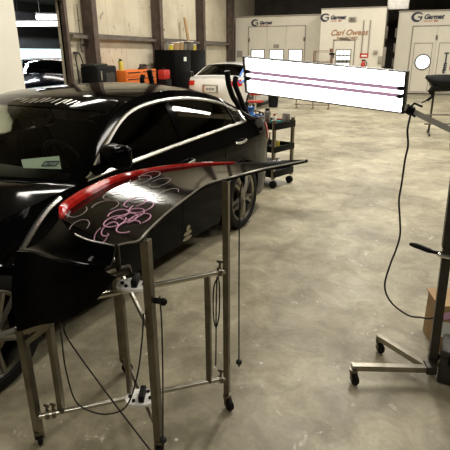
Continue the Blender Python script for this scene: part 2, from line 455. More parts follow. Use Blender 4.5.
def sedan(name, label, loc, rotz, paint, opened=False, zs=1.0, group=None, frontglass='glass_clear', chrome=True):
    t = thing(name, label, 'car', loc, rotz, group)
    b = B()
    xs = sorted(set([round(v, 4) for v in lin(TAIL, .92, 70)] + [a + s * AR for a in AX for s in (-1, 1)] + [a + s * (AR - .012) for a in AX for s in (-1, 1)]))
    vs = lin(0, 1, 13)
    for sd in (1, -1):
        grid(b, lambda x, v: low(x, v, sd, zbot(x)), xs, vs)
        # arch lip
        for a in AX:
            tube(b, [low(a + AR * math.cos(q), 1, sd, .33 + AR * math.sin(q)) for q in lin(.02, PI - .02, 20)], .012, 6)
    # bonnet
    def hood(tt, w):
        xc = top(0, w)[0] if abs(w) < 1 else -.74
        x = .92 + (xc - .92) * tt
        zc = cr(SH_Z, x)
        crown = (.05 + .055 * tt) * (1 - abs(w) ** 2.2)
        zz = zc + crown
        if tt > .999: zz = top(0, w)[2] - .004
        return (x, w * cr(SH_Y, x), zz)
    grid(b, hood, lin(0, 1, 16), lin(-1, 1, 19))
    # roof, pillars
    ss = sorted(set([0, .03] + lin(.03, .97, 10) + [1.0] + lin(1.04, 1.96, 9) + [2, 2.05] + lin(2.05, 2.95, 9) + [3]))
    ws = [-1, -.97, -.94] + lin(-.88, .88, 13) + [.94, .97, 1]
    glassy = lambda s, w: abs(w) < .93 and (.035 < s < .97 or 2.05 < s < 2.95)
    grid(b, top, ss, ws, lambda s, w: not glassy(s, w))
    # upper sides, leaving the window openings
    S0, S1 = .10, 2.50
    su = sorted(set(lin(0, 3, 61) + [S0, S1]))
    for sd in (1, -1):
        def up2(s, k):
            vt = vtop(s)
            return upper(s, vt * k if k <= 1 else vt + (1 - vt) * (k - 1), sd)
        grid(b, up2, su, [0, .5, 1, 1.5, 2], lambda s, k: not (S0 < s < S1 and k < 1))
    # rear deck and tail
    def deck(tt, w):
        p = top(3, w); x1 = TAIL - .03 * (1 - w * w); x = p[0] + (x1 - p[0]) * tt
        q = cr(SH_Y, x); y = w * (p[1] / abs(w) if False else (abs(top(3, 1)[1]) + (q - top(3, 1)[1]) * tt) + 0)
        if abs(w) > .93: y = (1 if w > 0 else -1) * (abs(y) + (q - abs(y)) * ((abs(w) - .93) / .07))
        return (x, y, p[2] + (1.0 + .02 * (1 - w * w) - p[2]) * tt if abs(w) < .999 else cr(SH_Z, x))
    grid(b, deck, lin(0, 1, 8), lin(-1, 1, 29), (lambda s, w: abs(w) > .86 or s < .12 or s > .93) if opened else None)
    def tail(w, v):
        z = 1.0 - .79 * v; y = low(TAIL, v, 1, .21)[1] * w
        return (TAIL - (.03 + .09 * math.sin(PI * min(1, v * 1.25 + .05)) ** 1) * (1 - w ** 4), y, low(TAIL, v, 1, .21)[2] if abs(w) > .99 else z + .02 * (1 - w * w) * (1 - v))
    grid(b, tail, lin(-1, 1, 17), lin(0, 1, 13), (lambda w, v: not (abs(w) < .8 and .04 < v < .3)) if opened else None)
    def nose(w, v):
        p = low(.92, v, 1, .22)
        return (.92 + .10 * math.sin(PI * (v * .8 + .1)) * (1 - w ** 4), p[1] * w, p[2] + .05 * (1 - w * w) * (1 - v))
    grid(b, nose, lin(-1, 1, 17), lin(0, 1, 12))
    body = obj('body', b, paint, t, ang=40)
    # underbody and wheel wells
    b = B(); box(b, (-1.45, 0, .22), (4.6, 1.50, .05))
    for a in AX:
        for sd in (1, -1): box(b, (a, sd * .62, .52), (.70, .06, .42))
        box(b, (a, 0, .72), (.74, 1.6, .03))
    obj('underbody', b, 'black_plastic', t)
    # glazing
    b = B(); grid(b, top, lin(.03, .97, 14), lin(-.94, .94, 19)); obj('windshield', b, frontglass, t)
    b = B(); grid(b, top, lin(2.05, 2.95, 10), lin(-.94, .94, 15)); obj('rear_window', b, 'glass_dark', t)
    for sd in (1, -1):
        for (a0, a1, nm) in ((S0, 1.365, 'front_window'), (1.415, S1, 'rear_door_window')):
            b = B(); grid(b, lambda s, k: Vector(upper(s, vtop(s) * k, sd)) - Vector((0, sd * .004, 0)), lin(a0, a1, 20), lin(0, 1, 4))
            obj(nm, b, ('glass_clear' if (sd < 0 and nm == 'front_window') else 'glass_dark'), t)
        b = B(); grid(b, lambda s, k: Vector(upper(s, vtop(s) * k, sd)) + Vector((0, sd * .002, 0)), lin(1.36, 1.42, 3), lin(0, 1, 4)); obj('window_pillar', b, 'black_paint', t)
        b = B(); tube(b, [Vector(upper(2.22, vtop(2.22) * k, sd)) + Vector((0, sd * .001, 0)) for k in lin(0, 1, 5)], .009, 6)
        obj('quarter_divider', b, 'black_plastic', t)
        if chrome:
            path = [Vector(upper(s, 0, sd)) for s in lin(S0, S1, 26)] + [Vector(upper(s, vtop(s), sd)) for s in lin(S1, S0, 40)]
            b = B(); tube(b, [p + Vector((0, sd * .005, 0)) for p in path], .015, 6, closed=True); obj('window_trim', b, 'chrome', t, label='chrome trim round the side windows')
        # mirror
        b = B(); n0 = len(b.verts)
        bmesh.ops.create_cube(b, size=1, matrix=Matrix.Diagonal((.13, .22, .145, 1)))
        bmesh.ops.bevel(b, geom=list(b.edges), offset=.05, segments=4, affect='EDGES', profile=.6)
        for v in b.verts:
            if v.co.x > 0: v.co.y *= .9; v.co.z *= .9
        bmesh.ops.transform(b, matrix=Matrix.Translation((-.93, sd * .995, 1.115)) @ Matrix.Rotation(-sd * .25, 4, 'Z'), verts=b.verts)
        tube(b, [(-.88, sd * .85, 1.02), (-.90, sd * .91, 1.04), (-.92, sd * .95, 1.08)], [.035, .03, .028], 8)
        mr = obj('mirror', b, paint, t)
        b = B(); box(b, (0, 0, 0), (.006, .17, .10), bev=.002)
        bmesh.ops.transform(b, matrix=Matrix.Translation((-1.0, sd * .98, 1.115)) @ Matrix.Rotation(-sd * .25, 4, 'Z'), verts=b.verts)
        obj('mirror_glass', b, 'chrome', mr)
        # door seams and handles
        for hx in (-1.78, -2.72):
            p = Vector(low(hx, .18, sd)); q = Vector(low(hx - .17, .17, sd)); o = Vector((0, sd * .035, 0))
            b = B(); tube(b, smooth_path([p, p + o + Vector((-.03, 0, 0)), q + o + Vector((.03, 0, 0)), q], 4), .012, 8); obj('door_handle', b, 'chrome' if chrome else paint, t)
        for x in (-.62, -1.78, -2.5):
            b = B(); tube(b, [Vector(low(x - .03 * v, v, sd)) + Vector((0, sd * .0005, 0)) for v in lin(.02, .93, 12)], .003, 4); obj('door_seam', b, 'black_plastic', t)
        # headlight / taillight
        b = B(); grid(b, lambda x, v: Vector(low(x, v, sd, .2)) + Vector((.006, sd * .008, .0)), lin(.45, .90, 10), lin(.10, .26, 4)); solidify(b, .006); obj('headlight', b, 'chrome', t)
        b = B(); grid(b, lambda x, v: Vector(low(x, v, sd, .2)) + Vector((-.004, sd * .006, 0)), lin(TAIL + .01, -3.58, 8), lin(.05, .26, 5)); solidify(b, .006)
        grid(b, lambda w, v: Vector(tail(w * sd, v)) + Vector((-.008, 0, 0)), lin(.74, 1, 6), lin(.05, .22, 5)); obj('tail_light', b, 'red_lens', t)
        for a in AX: make_wheel(t, a, sd)
    # grille
    b = B()
    for k in range(6):
        z = .50 + .035 * k; box(b, (1.012 - .004 * abs(k - 2), 0, z), (.015, .52, .012))
    box(b, (1.0, 0, .59), (.012, .60, .24)); obj('grille', b, 'black_plastic', t)
    # cabin
    b = B(); box(b, (-.78, 0, .84), (.52, 1.42, .22), bev=.07); box(b, (-.75, 0, .6), (.3, 1.4, .4)); obj('dashboard', b, 'black_plastic', t)
    for sd in (1, -1):
        b = B(); box(b, (-1.65, sd * .38, .52), (.52, .50, .20), bev=.06)
        box(b, (-1.93, sd * .38, .84), (.15, .48, .62), Matrix.Rotation(-.22, 3, 'Y'), bev=.06); box(b, (-2.02, sd * .38, 1.22), (.10, .26, .17), bev=.04)
        obj('seat', b, 'cloth', t)
    b = B(); box(b, (-2.62, 0, .50), (.5, 1.3, .2), bev=.06); box(b, (-2.92, 0, .80), (.16, 1.28, .56), Matrix.Rotation(-.3, 3, 'Y'), bev=.06); obj('rear_seat', b, 'cloth', t)
    b = B()
    ring = [Matrix.Translation((-1.10, .38, .98)) @ Matrix.Rotation(-1.15, 4, 'Y') @ Vector((.18 * math.cos(q), .18 * math.sin(q), 0)) for q in lin(0, 2 * PI * 23 / 24, 24)]
    tube(b, ring, .015, 8, closed=True); tube(b, [ring[0], ring[12]], .016, 6); tube(b, [(-1.10, .38, .98), (-.95, .38, .92)], .03, 8)
    obj('steering_wheel', b, 'black_plastic', t)
    b = B(); box(b, (-1.20, 0, 1.30), (.03, .24, .065), bev=.012); tube(b, [(-1.19, 0, 1.32), (-1.14, 0, 1.36)], .01, 6); obj('interior_mirror', b, 'black_plastic', t)
    if zs != 1.0: t.scale = (zs, zs, zs)
    return t

CAR_LOC = (-2.697, 1.741, 0); CAR_ROT = math.atan2(-.986, -.164)
car = sedan('sedan', 'glossy black sedan with chrome window trim parked along the left, its boot lid removed', CAR_LOC, CAR_ROT, 'black_paint', opened=True)
# lamp-tube reflection on the front wing, modelled as a curved chrome strip
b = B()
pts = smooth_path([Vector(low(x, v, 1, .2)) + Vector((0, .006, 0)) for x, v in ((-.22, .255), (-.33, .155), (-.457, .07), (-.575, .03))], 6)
tube(b, pts, [.006] + [.016] * (len(pts) - 2) + [.005], 6); obj('wing_reflection', b, 'chrome', car)
b = B(); grid(b, lambda q, w: Vector(top(q, w)) + Vector((.003, 0, .004)), lin(.80, .985, 5), lin(-.95, .95, 25)); obj('sun_strip', b, 'black_paint', car)
# lettering strip across the top of the windshield (slanted strokes)
b = B()
rr = random.Random(8)
for k in range(13):
    w0 = -.22 + .066 * k + rr.uniform(-.012, .012); s0 = rr.uniform(.835, .87); s1 = rr.uniform(.90, .945); wd = rr.uniform(.014, .034); sl = rr.uniform(.016, .05)
    pts = [Vector(top(s0, w0)), Vector(top(s0, w0 + wd)), Vector(top(s1, w0 + wd + sl)), Vector(top(s1, w0 + sl))]
    b.faces.new([b.verts.new(p + Vector((.004, 0, .008))) for p in pts])
solidify(b, .002); obj('sun_strip_marks', b, 'tin', car, smooth=False)
# boot tub and gooseneck hinges
b = B(); box(b, (-3.62, 0, .62), (.42, 1.16, .02)); box(b, (-3.44, 0, .82), (.02, 1.16, .4)); box(b, (-3.62, .58, .82), (.42, .02, .4)); box(b, (-3.62, -.58, .82), (.42, .02, .4)); obj('boot_tub', b, 'black_plastic', car)
for sd in (1, -1):
    b = B()
    tube(b, smooth_path([(-3.60, sd * .50, 1.00), (-3.57, sd * .50, 1.15), (-3.44, sd * .50, 1.26), (-3.35, sd * .50, 1.38), (-3.323, sd * .50, 1.46), (-3.302, sd * .50, 1.535)], 5), .030, 8)
    tube(b, smooth_path([(-3.66, sd * .60, .97), (-3.56, sd * .60, 1.09), (-3.48, sd * .60, 1.18), (-3.34, sd * .60, 1.34), (-3.29, sd * .60, 1.41), (-3.312, sd * .60, 1.475)], 5), .028, 8)
    obj('boot_hinge', b, 'black_plastic', car)
b = B()
for x, y, a in ((-3.36, .72, .4), (-3.52, .735, .1), (-3.66, .72, -.1)): box(b, (x, y, 1.058), (.12, .045, .012), Matrix.Rotation(a, 3, 'Z') @ Matrix.Rotation(-.25, 3, 'Y'), bev=.003)
obj('masking_tape', b, 'blue_tape', car)
# three flat beige ovals low on the rear door
b = B()
def dec(x, z):
    zs = cr(SH_Z, x); p = Vector(low(x, (zs - z) / (zs - .19), 1)); return Vector((p.x, p.y + .004, p.z))
for (dz, rx, rz) in ((.318, .030, .028), (.272, .062, .020), (.225, .070, .020)):
    vs = [b.verts.new(dec(-1.89 + rx * math.cos(q), dz + rz * math.sin(q))) for q in lin(0, 2 * PI * 15 / 16, 16)]
    b.faces.new(vs)
solidify(b, .0015); obj('beige_mark', b, 'beige', car, smooth=False)

# inspection paper behind the windshield
CM = Matrix.Translation(CAR_LOC) @ Matrix.Rotation(CAR_ROT, 4, 'Z')
def wsp(s, w, off=.012): 
    p = Vector(top(s, w)); return CM @ (p + Vector((-.6, 0, -.8)) * off)
PQ = ((.138, .60), (.148, .85), (.276, .783), (.217, .533))
def paper_pt(a, c, off=.02):
    q = [Vector(p) for p in PQ]; p = q[0].lerp(q[1], a).lerp(q[3].lerp(q[2], a), c); return wsp(p.x, p.y, off)
pt = thing('paper', 'pale mint paper slip behind the lower windshield of the black sedan', 'paper', tuple(paper_pt(.5, 0, .02)))
b = B(); grid(b, lambda a, c: paper_pt(a, c), lin(0, 1, 7), lin(0, 1, 4)); solidify(b, .001); obj('sheet', b, 'mint_paper', pt, world=True, smooth=False)
cc = paper_pt(.76, .38, .014); ux = (paper_pt(.95, .36, .014) - paper_pt(.57, .36, .014)).normalized(); vy = paper_pt(.76, .7, .014) - cc; nn = ux.cross(vy).normalized(); uy = nn.cross(ux).normalized()
SM = Matrix((ux, uy, nn)).transposed().to_4x4(); SM.translation = cc
W2, H2, tk, sk = .042, .018, .008, .007
b = B()
for sy in (-1, 1): prism(b, [(-W2 + sk * sy, sy * H2 - tk / 2), (W2 + sk * sy, sy * H2 - tk / 2), (W2 + sk * sy, sy * H2 + tk / 2), (-W2 + sk * sy, sy * H2 + tk / 2)], SM, .001)
for sx in (-1, 1): prism(b, [(sx * W2 - sk - tk / 2, -H2), (sx * W2 - sk + tk / 2, -H2), (sx * W2 + sk + tk / 2, H2), (sx * W2 + sk - tk / 2, H2)], SM, .001)
obj('sticker_frame', b, 'plate_ink', pt, world=True, smooth=False)
b = text_bm('12-16', .026, shear=.1, bold=.001, depth=.0005); bmesh.ops.transform(b, matrix=SM, verts=b.verts); obj('sticker_figures', b, 'plate_ink', pt, world=True, smooth=False)

# ------------------------------------------------------------------ white car at the back
wc = sedan('sedan', 'white sedan with blue tape lines seen from behind, beside the black cabinet', (-4.96, 17.5, 0), R(88), 'white_paint', chrome=False)
b = B(); box(b, (TAIL - .12, 0, .74), (.012, .50, .24), bev=.004); obj('plate_recess', b, 'tin', wc)
b = B(); box(b, (TAIL - .13, 0, .74), (.012, .36, .17)); pl = obj('licence_plate', b, 'paper', wc, smooth=False)
b = B()
for k in range(6): box(b, (TAIL - .138, -.12 + .048 * k, .735), (.004, .03, .07))
obj('plate_figures', b, 'girt', pl, smooth=False)
b = B(); tube(b, [Vector(top(s, -.985)) + Vector((0, 0, .006)) for s in lin(2.35, 2.98, 8)], .03, 6)
tube(b, [Vector(low(x, v, -1)) + Vector((0, -.006, 0)) for x, v in ((-3.72, .02), (-3.68, .16), (-3.45, .10), (-3.40, .24), (-3.1, .30), (-2.5, .2))], .028, 6)
tube(b, [Vector(upper(s, .2, -1)) + Vector((0, -.008, 0)) for s in lin(2.2, 2.9, 6)], .025, 6)
obj('masking_tape', b, 'blue_tape', wc)
# dark car parked in the neighbouring bay
sedan('sedan', 'dark blue car parked in the next bay beyond the open doorway', (-11.0, 13.4, 0), R(-58), 'blue_paint', zs=1.1, chrome=False)

# ================================================================== BOOT LID ON ITS STAND
NEAR = [(-0.962, 1.478, 1.0), (-0.896, 1.459, 1.028), (-0.837, 1.447, 1.05), (-0.831, 1.502, 1.065), (-0.821, 1.578, 1.085), (-0.8, 1.664, 1.11), (-0.766, 1.764, 1.14), (-0.719, 1.854, 1.173), (-0.615, 1.883, 1.205), (-0.522, 2.047, 1.21), (-0.431, 2.161, 1.215), (-0.354, 2.254, 1.22)]
FAR = [(-1.32, 1.622, 1.03), (-1.345, 1.685, 1.04), (-1.34, 1.739, 1.055), (-1.323, 1.836, 1.075), (-1.297, 2.019, 1.095), (-1.213, 2.126, 1.115), (-1.09, 2.183, 1.14), (-0.896, 2.215, 1.17), (-0.725, 2.187, 1.195), (-0.561, 2.238, 1.205), (-0.442, 2.26, 1.213), (-0.355, 2.265, 1.22)]
def pcurve(P, u):
    n = len(P) - 1
    return Vector([cr([(i / n, p[k]) for i, p in enumerate(P)], u) for k in range(3)])
def lid(u, v):
    p = pcurve(NEAR, u).lerp(pcurve(FAR, u), v)
    p.z += -.006 * 4 * v * (1 - v) * math.sin(PI * min(1, .15 + u * .9)) 
    return p
lt = thing('boot_lid', 'glossy black boot lid with red light strip and marker rings, clamped on a tube stand', 'car panel', (-.95, 1.8, .6))
b = B(); grid(b, lid, lin(0, 1, 40), lin(0, 1, 16)); solidify(b, .012); obj('deck', b, 'black_panel', lt, world=True, ang=50)
# end face dropping on the left
E = [(-1.32, 1.622, 1.03), (-1.19, 1.515, 1.022), (-1.09, 1.482, 1.008), (-0.962, 1.478, 1.0)]
G = [(-1.386, 1.41, .95), (-1.30, 1.408, .953), (-1.16, 1.375, .953), (-1.045, 1.362, .953), (-.96, 1.40, .955)]
def skirt(u, v):
    e = pcurve(E, u); g = pcurve(G, u)
    if v <= 1:
        p = e.lerp(g, v); p.z -= .035 * math.sin(PI * v); return p
    t = v - 1
    d = Vector((.02, -.085 + .12 * u, -.325 + .06 * u + .20 * u * u)); return g + d * t + Vector((-.03, -.05, 0)) * math.sin(PI * t) * .35
b = B(); grid(b, skirt, lin(0, 1, 24), lin(0, 1, 10) + lin(1.06, 2, 12)); solidify(b, .01); obj('end_face', b, 'black_paint', lt, world=True, ang=50)
# highlight along the panel edge, put in as a pale lip
b = B(); tube(b, [lid(u, 0) + Vector((0, -.002, .001)) for u in lin(.03, .985, 50)], .0042, 6); tube(b, [pcurve(E, u) + Vector((0, 0, .001)) for u in lin(.45, 1, 12)], .0035, 6); obj('edge_highlight', b, 'pale_edge', lt, world=True)
# red light strip standing along the far edge
b = B(); us = lin(0, .74, 44); rings = []
for i, u in enumerate(us):
    p = lid(u, .985); d = (pcurve(FAR, min(1, u + .01)) - pcurve(FAR, max(0, u - .01))).normalized(); s = Vector((d.y, -d.x, 0)).normalized()
    k = min(1, .45 + i / 5) * (1 - .85 * max(0, u - .25) / .5); h = .036 * k; w = .016 * k
    rings.append([b.verts.new(p + s * a + Vector((0, 0, z))) for a, z in ((w, .0), (w * .95, h * .55), (w * .3, h), (-w * .8, h), (-w, h * .4), (-w, 0))])
for r0, r1 in zip(rings, rings[1:]):
    for j in range(6): b.faces.new((r0[j], r0[(j + 1) % 6], r1[(j + 1) % 6], r1[j]))
b.faces.new(rings[0][::-1]); b.faces.new(rings[-1]); obj('light_strip', b, 'red_lens', lt, world=True, ang=25, label='red light strip')
# marker rings (u, v, radius, start, sweep)
#@RINGS
RINGS_PINK = [(0.363, 0.3, 0.0535, 1.48, 5.02), (0.312, 0.3, 0.0517, 2.29, 5.11), (0.275, 0.3, 0.0466, 3.88, 4.3), (0.225, 0.375, 0.0463, 0.08, 5.46), (0.038, 0.275, 0.0374, 1.61, 4.55), (0.15, 0.325, 0.0375, 6.17, 4.91), (0.238, 0.2, 0.0483, 5.19, 4.91), (0.312, 0.175, 0.0461, 3.96, 4.43), (0.363, 0.425, 0.0511, 3.94, 5.5), (0.275, 0.425, 0.0441, 3.24, 5.31)]
RINGS_PALE = [(0.275, 0.65, 0.0592, 4.16, 4.3), (0.012, 0.625, 0.0434, 4.7, 5.09), (0.15, 0.825, 0.0419, 1.87, 4.25), (0.488, 0.275, 0.0522, 5.37, 4.91), (0.4, 0.45, 0.0569, 4.46, 5.52), (0.488, 0.85, 0.055, 4.43, 5.58), (0.45, 0.825, 0.054, 2.45, 5.4), (0.5, 0.6, 0.0522, 2.76, 5.6), (0.325, 0.725, 0.0448, 5.45, 4.35)]
#@RINGSEND
def ring(b, u, v, r, a0, sw, th):
    n = 22; P = []
    c = lid(u, v)
    du = (lid(min(1, u + .02), v) - lid(max(0, u - .02), v)).normalized(); dv = (lid(u, min(1, v + .05)) - lid(u, max(0, v - .05))); nn = du.cross(dv).normalized()
    if nn.z < 0: nn = -nn
    dv = nn.cross(du).normalized()
    for k in range(n + 1):
        q = a0 + sw * k / n
        P.append(c + du * r * math.cos(q) + dv * r * math.sin(q) + nn * .006)
    tube(b, P, th, 5)
def rings_part(name, data, m, th):
    if not data: return
    b = B()
    for d in data: ring(b, *d, th)
    obj(name, b, m, lt, world=True, label='%s drawn on the panel' % name.replace('_', ' '))
rings_part('pink_rings', RINGS_PINK, 'pink', .0026)
rings_part('pale_rings', RINGS_PALE, 'pale', .0016)

# ---- tube stand
LR = (Vector((-1.37, 1.35, 0)), Vector((-.635, 1.86, 0))); NB = (Vector((-.825, 1.477, 0)), Vector((-1.279, 1.951, 0)))
st = thing('panel_stand', 'folding steel tube stand on casters carrying the black boot lid', 'stand', (-1.0, 1.65, 0))
def V3(p, z): return Vector((p.x, p.y, z))
def sq(name, p0, p1, r, m='steel'):
    b = B(); tube(b, [p0, p1], r, square=True); return obj(name, b, m, st, world=True, smooth=False)
def rd(name, p0, p1, r, m='steel_bright'):
    b = B(); tube(b, [p0, p1], r, 12); return obj(name, b, m, st, world=True)
sq('leg', V3(LR[0], .085), V3(LR[0], .635), .016); sq('leg', V3(LR[1], .085), V3(LR[1], 1.192), .0135)
sq('leg', V3(NB[0], .085), V3(NB[0], 1.045), .0165); sq('leg', V3(NB[1], .085), V3(NB[1], .63), .017)
sq('upright', V3(LR[0].lerp(LR[1], .125), .17), V3(LR[0].lerp(LR[1], .125), .66), .013)
sq('upright', V3(LR[0].lerp(LR[1], .90), .18), V3(LR[0].lerp(LR[1], .90), .76), .012)
sq('upright', V3(LR[0].lerp(LR[1], .47), .145), V3(LR[0].lerp(LR[1], .47), .735), .010)
rd('crossbar', V3(LR[0], .165), V3(LR[1], .185), .012); rd('crossbar', V3(LR[0].lerp(LR[1], .16), .715), V3(LR[1], .770), .0125)
rd('crossbar', V3(NB[0], .135), V3(NB[1], .115), .011); rd('crossbar', V3(NB[0], .63), V3(NB[1], .70), .011)
sq('crossbar', V3(LR[0], .615), V3(LR[0].lerp(LR[1], .125), .635), .015); sq('crossbar', V3(LR[0], .55), V3(LR[0].lerp(LR[1], .14), .635), .012)
# white oval hub plates, lying level where the frames cross
fwd = (LR[1] - LR[0]).normalized(); nrm = Vector((fwd.y, -fwd.x, 0))
for c, half in ((Vector((-0.975000, 1.617000, .757)), .075), (Vector((-0.962000, 1.579000, .192)), .070)):
    ux = Vector((math.cos(R(19)), math.sin(R(19)), 0)); m4 = Matrix((ux, Vector((-ux.y, ux.x, 0)), Vector((0, 0, 1)))).transposed().to_4x4(); m4.translation = c
    b = B(); prism(b, [(half * math.copysign(abs(math.cos(q)) ** .85, math.cos(q)), .058 * math.copysign(abs(math.sin(q)) ** .85, math.sin(q))) for q in lin(0, 2 * PI * 31 / 32, 32)], m4, .012)
    pl = obj('hub_plate', b, 'white_plate', st, world=True, label='white oval plate')
    for dx, dy in ((-.050, .0), (-.028, -.03), (.045, -.01), (.03, .035)):
        b = B(); q = m4 @ Vector((dx, dy, .012)); cyl(b, q, q + Vector((0, 0, .008)), .008, seg=10); obj('bolt', b, 'black_plastic', pl, world=True)
    b = B(); box(b, m4 @ Vector((.008, 0, .028)), (.026, .085, .034), m4.to_3x3(), bev=.004); obj('clamp_block', b, 'black_plastic', pl, world=True)
# bracket above the upper plate
b = B(); box(b, V3(LR[0].lerp(LR[1], .47), .80) - nrm * .06, (.11, .05, .03), Matrix.Rotation(math.atan2(fwd.y, fwd.x), 3, 'Z') @ Matrix.Rotation(-.2, 3, 'Y'), bev=.004); obj('support_bracket', b, 'steel', st, world=True)
b = B(); tube(b, [V3(LR[0].lerp(LR[1], .47), .80) - nrm * .06, V3(LR[0].lerp(LR[1], .47), .985) - nrm * .08], .012, 10); obj('support_pin', b, 'steel_dark', st, world=True)
# tube clamps with wing screws
for p in (V3(LR[0].lerp(LR[1], .055), .166), V3(LR[0].lerp(LR[1], .085), .166), V3(LR[0].lerp(LR[1], .965), .183), V3(LR[0].lerp(LR[1], .965), .77)):
    b = B(); cyl(b, p - fwd * .008, p + fwd * .008, .021, seg=14); cyl(b, p + Vector((0, 0, .015)), p + Vector((0, 0, .045)), .006, seg=8); box(b, p + Vector((0, 0, .05)), (.03, .006, .012), bev=.002); obj('tube_clamp', b, 'steel', st, world=True)
b = B(); p = V3(NB[0], .79) + Vector((.02, 0, 0)); cyl(b, p, p + Vector((.03, 0, 0)), .012, seg=10); ball(b, p + Vector((.04, 0, 0)), .016, seg=10); obj('clamp_knob', b, 'black_plastic', st, world=True)
def caster(parent, p, ang, r=.032, top=.09):
    u = Vector((math.cos(ang), math.sin(ang), 0)); s = Vector((-u.y, u.x, 0)); c = Vector((p[0], p[1], r)) + u * r * .5
    b = B(); cyl(b, Vector((p[0], p[1], top)), Vector((p[0], p[1], top - .016)), .022, seg=14)
    for k in (-1, 1): tube(b, [Vector((p[0], p[1], top - .014)) + s * k * .016, c + s * k * .016], [.008, .007], 6)
    cyl(b, c - s * .022, c + s * .022, .006, seg=8)
    f = obj('caster', b, 'steel', parent, world=True)
    b = B(); mt = Matrix.Translation(c) @ s.to_track_quat('Z', 'Y').to_matrix().to_4x4()
    lathe(b, [(0, -.012), (r * .6, -.012), (r * .92, -.010), (r, -.005), (r, .005), (r * .92, .010), (r * .6, .012), (0, .012)], mt, 22); obj('caster_wheel', b, 'rubber', f, world=True)
for q, a in ((LR[0], 2.3), (LR[1], -.6), (NB[0], -1.2), (NB[1], .2)): caster(st, q, a)

# ---- bungee cords hung on the stand
def cord(label, pts, r=.0035, ballp=None, group='black bungee cords hanging from the stand', name='bungee_cord'):
    t = thing(name, label, 'cord', tuple(pts[0]), 0, group)
    b = B(); tube(b, smooth_path(pts, 6), r, 6); obj('strand', b, 'cord', t, world=True)
    if ballp is not None:
        b = B(); ball(b, ballp, .016, seg=14); cyl(b, Vector(ballp) - Vector((0, 0, .028)), ballp, .004, seg=6); obj('end_ball', b, 'cord', t, world=True)
#@CORDS
cord('black bungee cord with a ball end hanging beside the nearest leg of the tube stand', [(-.772, 1.462, .82), (-.765, 1.452, .70), (-.772, 1.448, .45), (-.786, 1.443, .145)], ballp=(-.786, 1.443, .13))
cord('black bungee cord with a ball end hanging from the boot lid right of the stand', [(-.60, 1.975, 1.155), (-.600, 1.945, 1.05), (-.597, 1.932, .70), (-.595, 1.932, .25)], ballp=(-.595, 1.932, .237))
cord('looped black bungee cord hooked on the right leg of the tube stand', [(-.662, 1.825, .755), (-.684, 1.822, .691), (-.687, 1.822, .55), (-.675, 1.822, .49), (-.660, 1.825, .56), (-.657, 1.825, .70), (-.662, 1.822, .755)])
cord('thin black cord hanging straight beside the right leg of the tube stand', [(-.668, 1.825, .75), (-.674, 1.825, .60), (-.678, 1.828, .42), (-.682, 1.83, .268)])
cord('taut black cord running slantwise to the floor under the left of the stand', [(-1.18, 1.392, .66), (-1.17, 1.391, .587), (-.991, 1.372, .368), (-.806, 1.362, .144), (-.70, 1.355, .02)])
cord('slack black cord drooping in a curve below the end of the boot lid', [(-1.212, 1.402, .66), (-1.213, 1.402, .57), (-1.213, 1.401, .419), (-1.179, 1.392, .277), (-1.11, 1.395, .234), (-1.016, 1.400, .24), (-.927, 1.405, .305), (-.868, 1.41, .467), (-.845, 1.43, .63), (-.84, 1.448, .74)])
#@CORDSEND

# ================================================================== ROLLING LAMP
lp = thing('inspection_lamp', 'rolling lamp stand with long glowing white tube fixture on a boom arm', 'lamp', (.35, 2.45, 0))
TL, TR, BR_, BL = Vector((-.844, 2.808, 1.683)), Vector((.053, 2.662, 1.61)), Vector((.058, 2.664, 1.409)), Vector((-.826, 2.814, 1.486))
def fx(u, v, n=0.0):
    p = TL.lerp(TR, u).lerp(BL.lerp(BR_, u), v)
    nn = (TR - TL).cross(BL - TL).normalized()
    if nn.y > 0: nn = -nn
    return p + nn * n
b = B()
def slab(b, u0, u1, v0, v1, n0, n1):
    c = [fx(u, v, n) for n in (n0, n1) for u, v in ((u0, v0), (u1, v0), (u1, v1), (u0, v1))]
    vs = [b.verts.new(p) for p in c]
    for f in ((0, 1, 2, 3), (4, 5, 6, 7), (0, 1, 5, 4), (1, 2, 6, 5), (2, 3, 7, 6), (3, 0, 4, 7)): b.faces.new([vs[i] for i in f])
slab(b, 0, 1, 0, 1, -.05, -.04)
slab(b, -.004, 1.004, -.015, .015, -.05, .012); slab(b, -.004, 1.004, .985, 1.015, -.05, .012); slab(b, -.006, .008, -.015, 1.015, -.05, .012); slab(b, .992, 1.006, -.015, 1.015, -.05, .012)
hs = obj('housing', b, 'steel_dark', lp, world=True, smooth=False, merge=False)
for v0, v1 in ((.02, .365), (.46, .54), (.635, .98)):
    b = B(); slab(b, .012, .985, v0, v1, -.03, .0); obj('light_tube', b, 'tube_white', lp, world=True, smooth=False, label='glowing white tube band')
for v0, v1 in ((.365, .46), (.54, .635)):
    b = B(); slab(b, .012, .985, v0, v1, -.03, .001); obj('glowing_gap', b, 'lamp_gap', lp, world=True, smooth=False, label='thin lilac gap between the white bands, given a glow')
for v in (.40, .60):
    for u in (.018, .975):
        b = B(); ball(b, fx(u, v, .004), .013, (1.5, 1, .9), 10); obj('tube_socket', b, 'black_plastic', lp, world=True)
A0, A1, A2 = Vector((.045, 2.672, 1.443)), Vector((.298, 2.747, 1.336)), Vector((.345, 2.765, 1.300))
b = B(); tube(b, [A0, A2], .014, square=True); obj('boom_arm', b, 'arm_grey', lp, world=True, smooth=False)
b = B(); p = A0.lerp(A2, .14); d = (A2 - A0).normalized(); cyl(b, p - d * .02, p + d * .02, .024, seg=12); tube(b, [p + Vector((0, 0, .01)), p + Vector((.02, -.02, .035)), p + Vector((.06, -.03, .02))], .006, 6); tube(b, [p + Vector((0, 0, -.01)), p + Vector((.03, -.03, -.03))], .006, 6); obj('arm_clamp', b, 'black_plastic', lp, world=True)
PB, PT = Vector((.361, 2.47, .06)), Vector((.335, 2.545, 1.37))
P_at = lambda z: PB + (PT - PB) * ((z - .06) / 1.31)
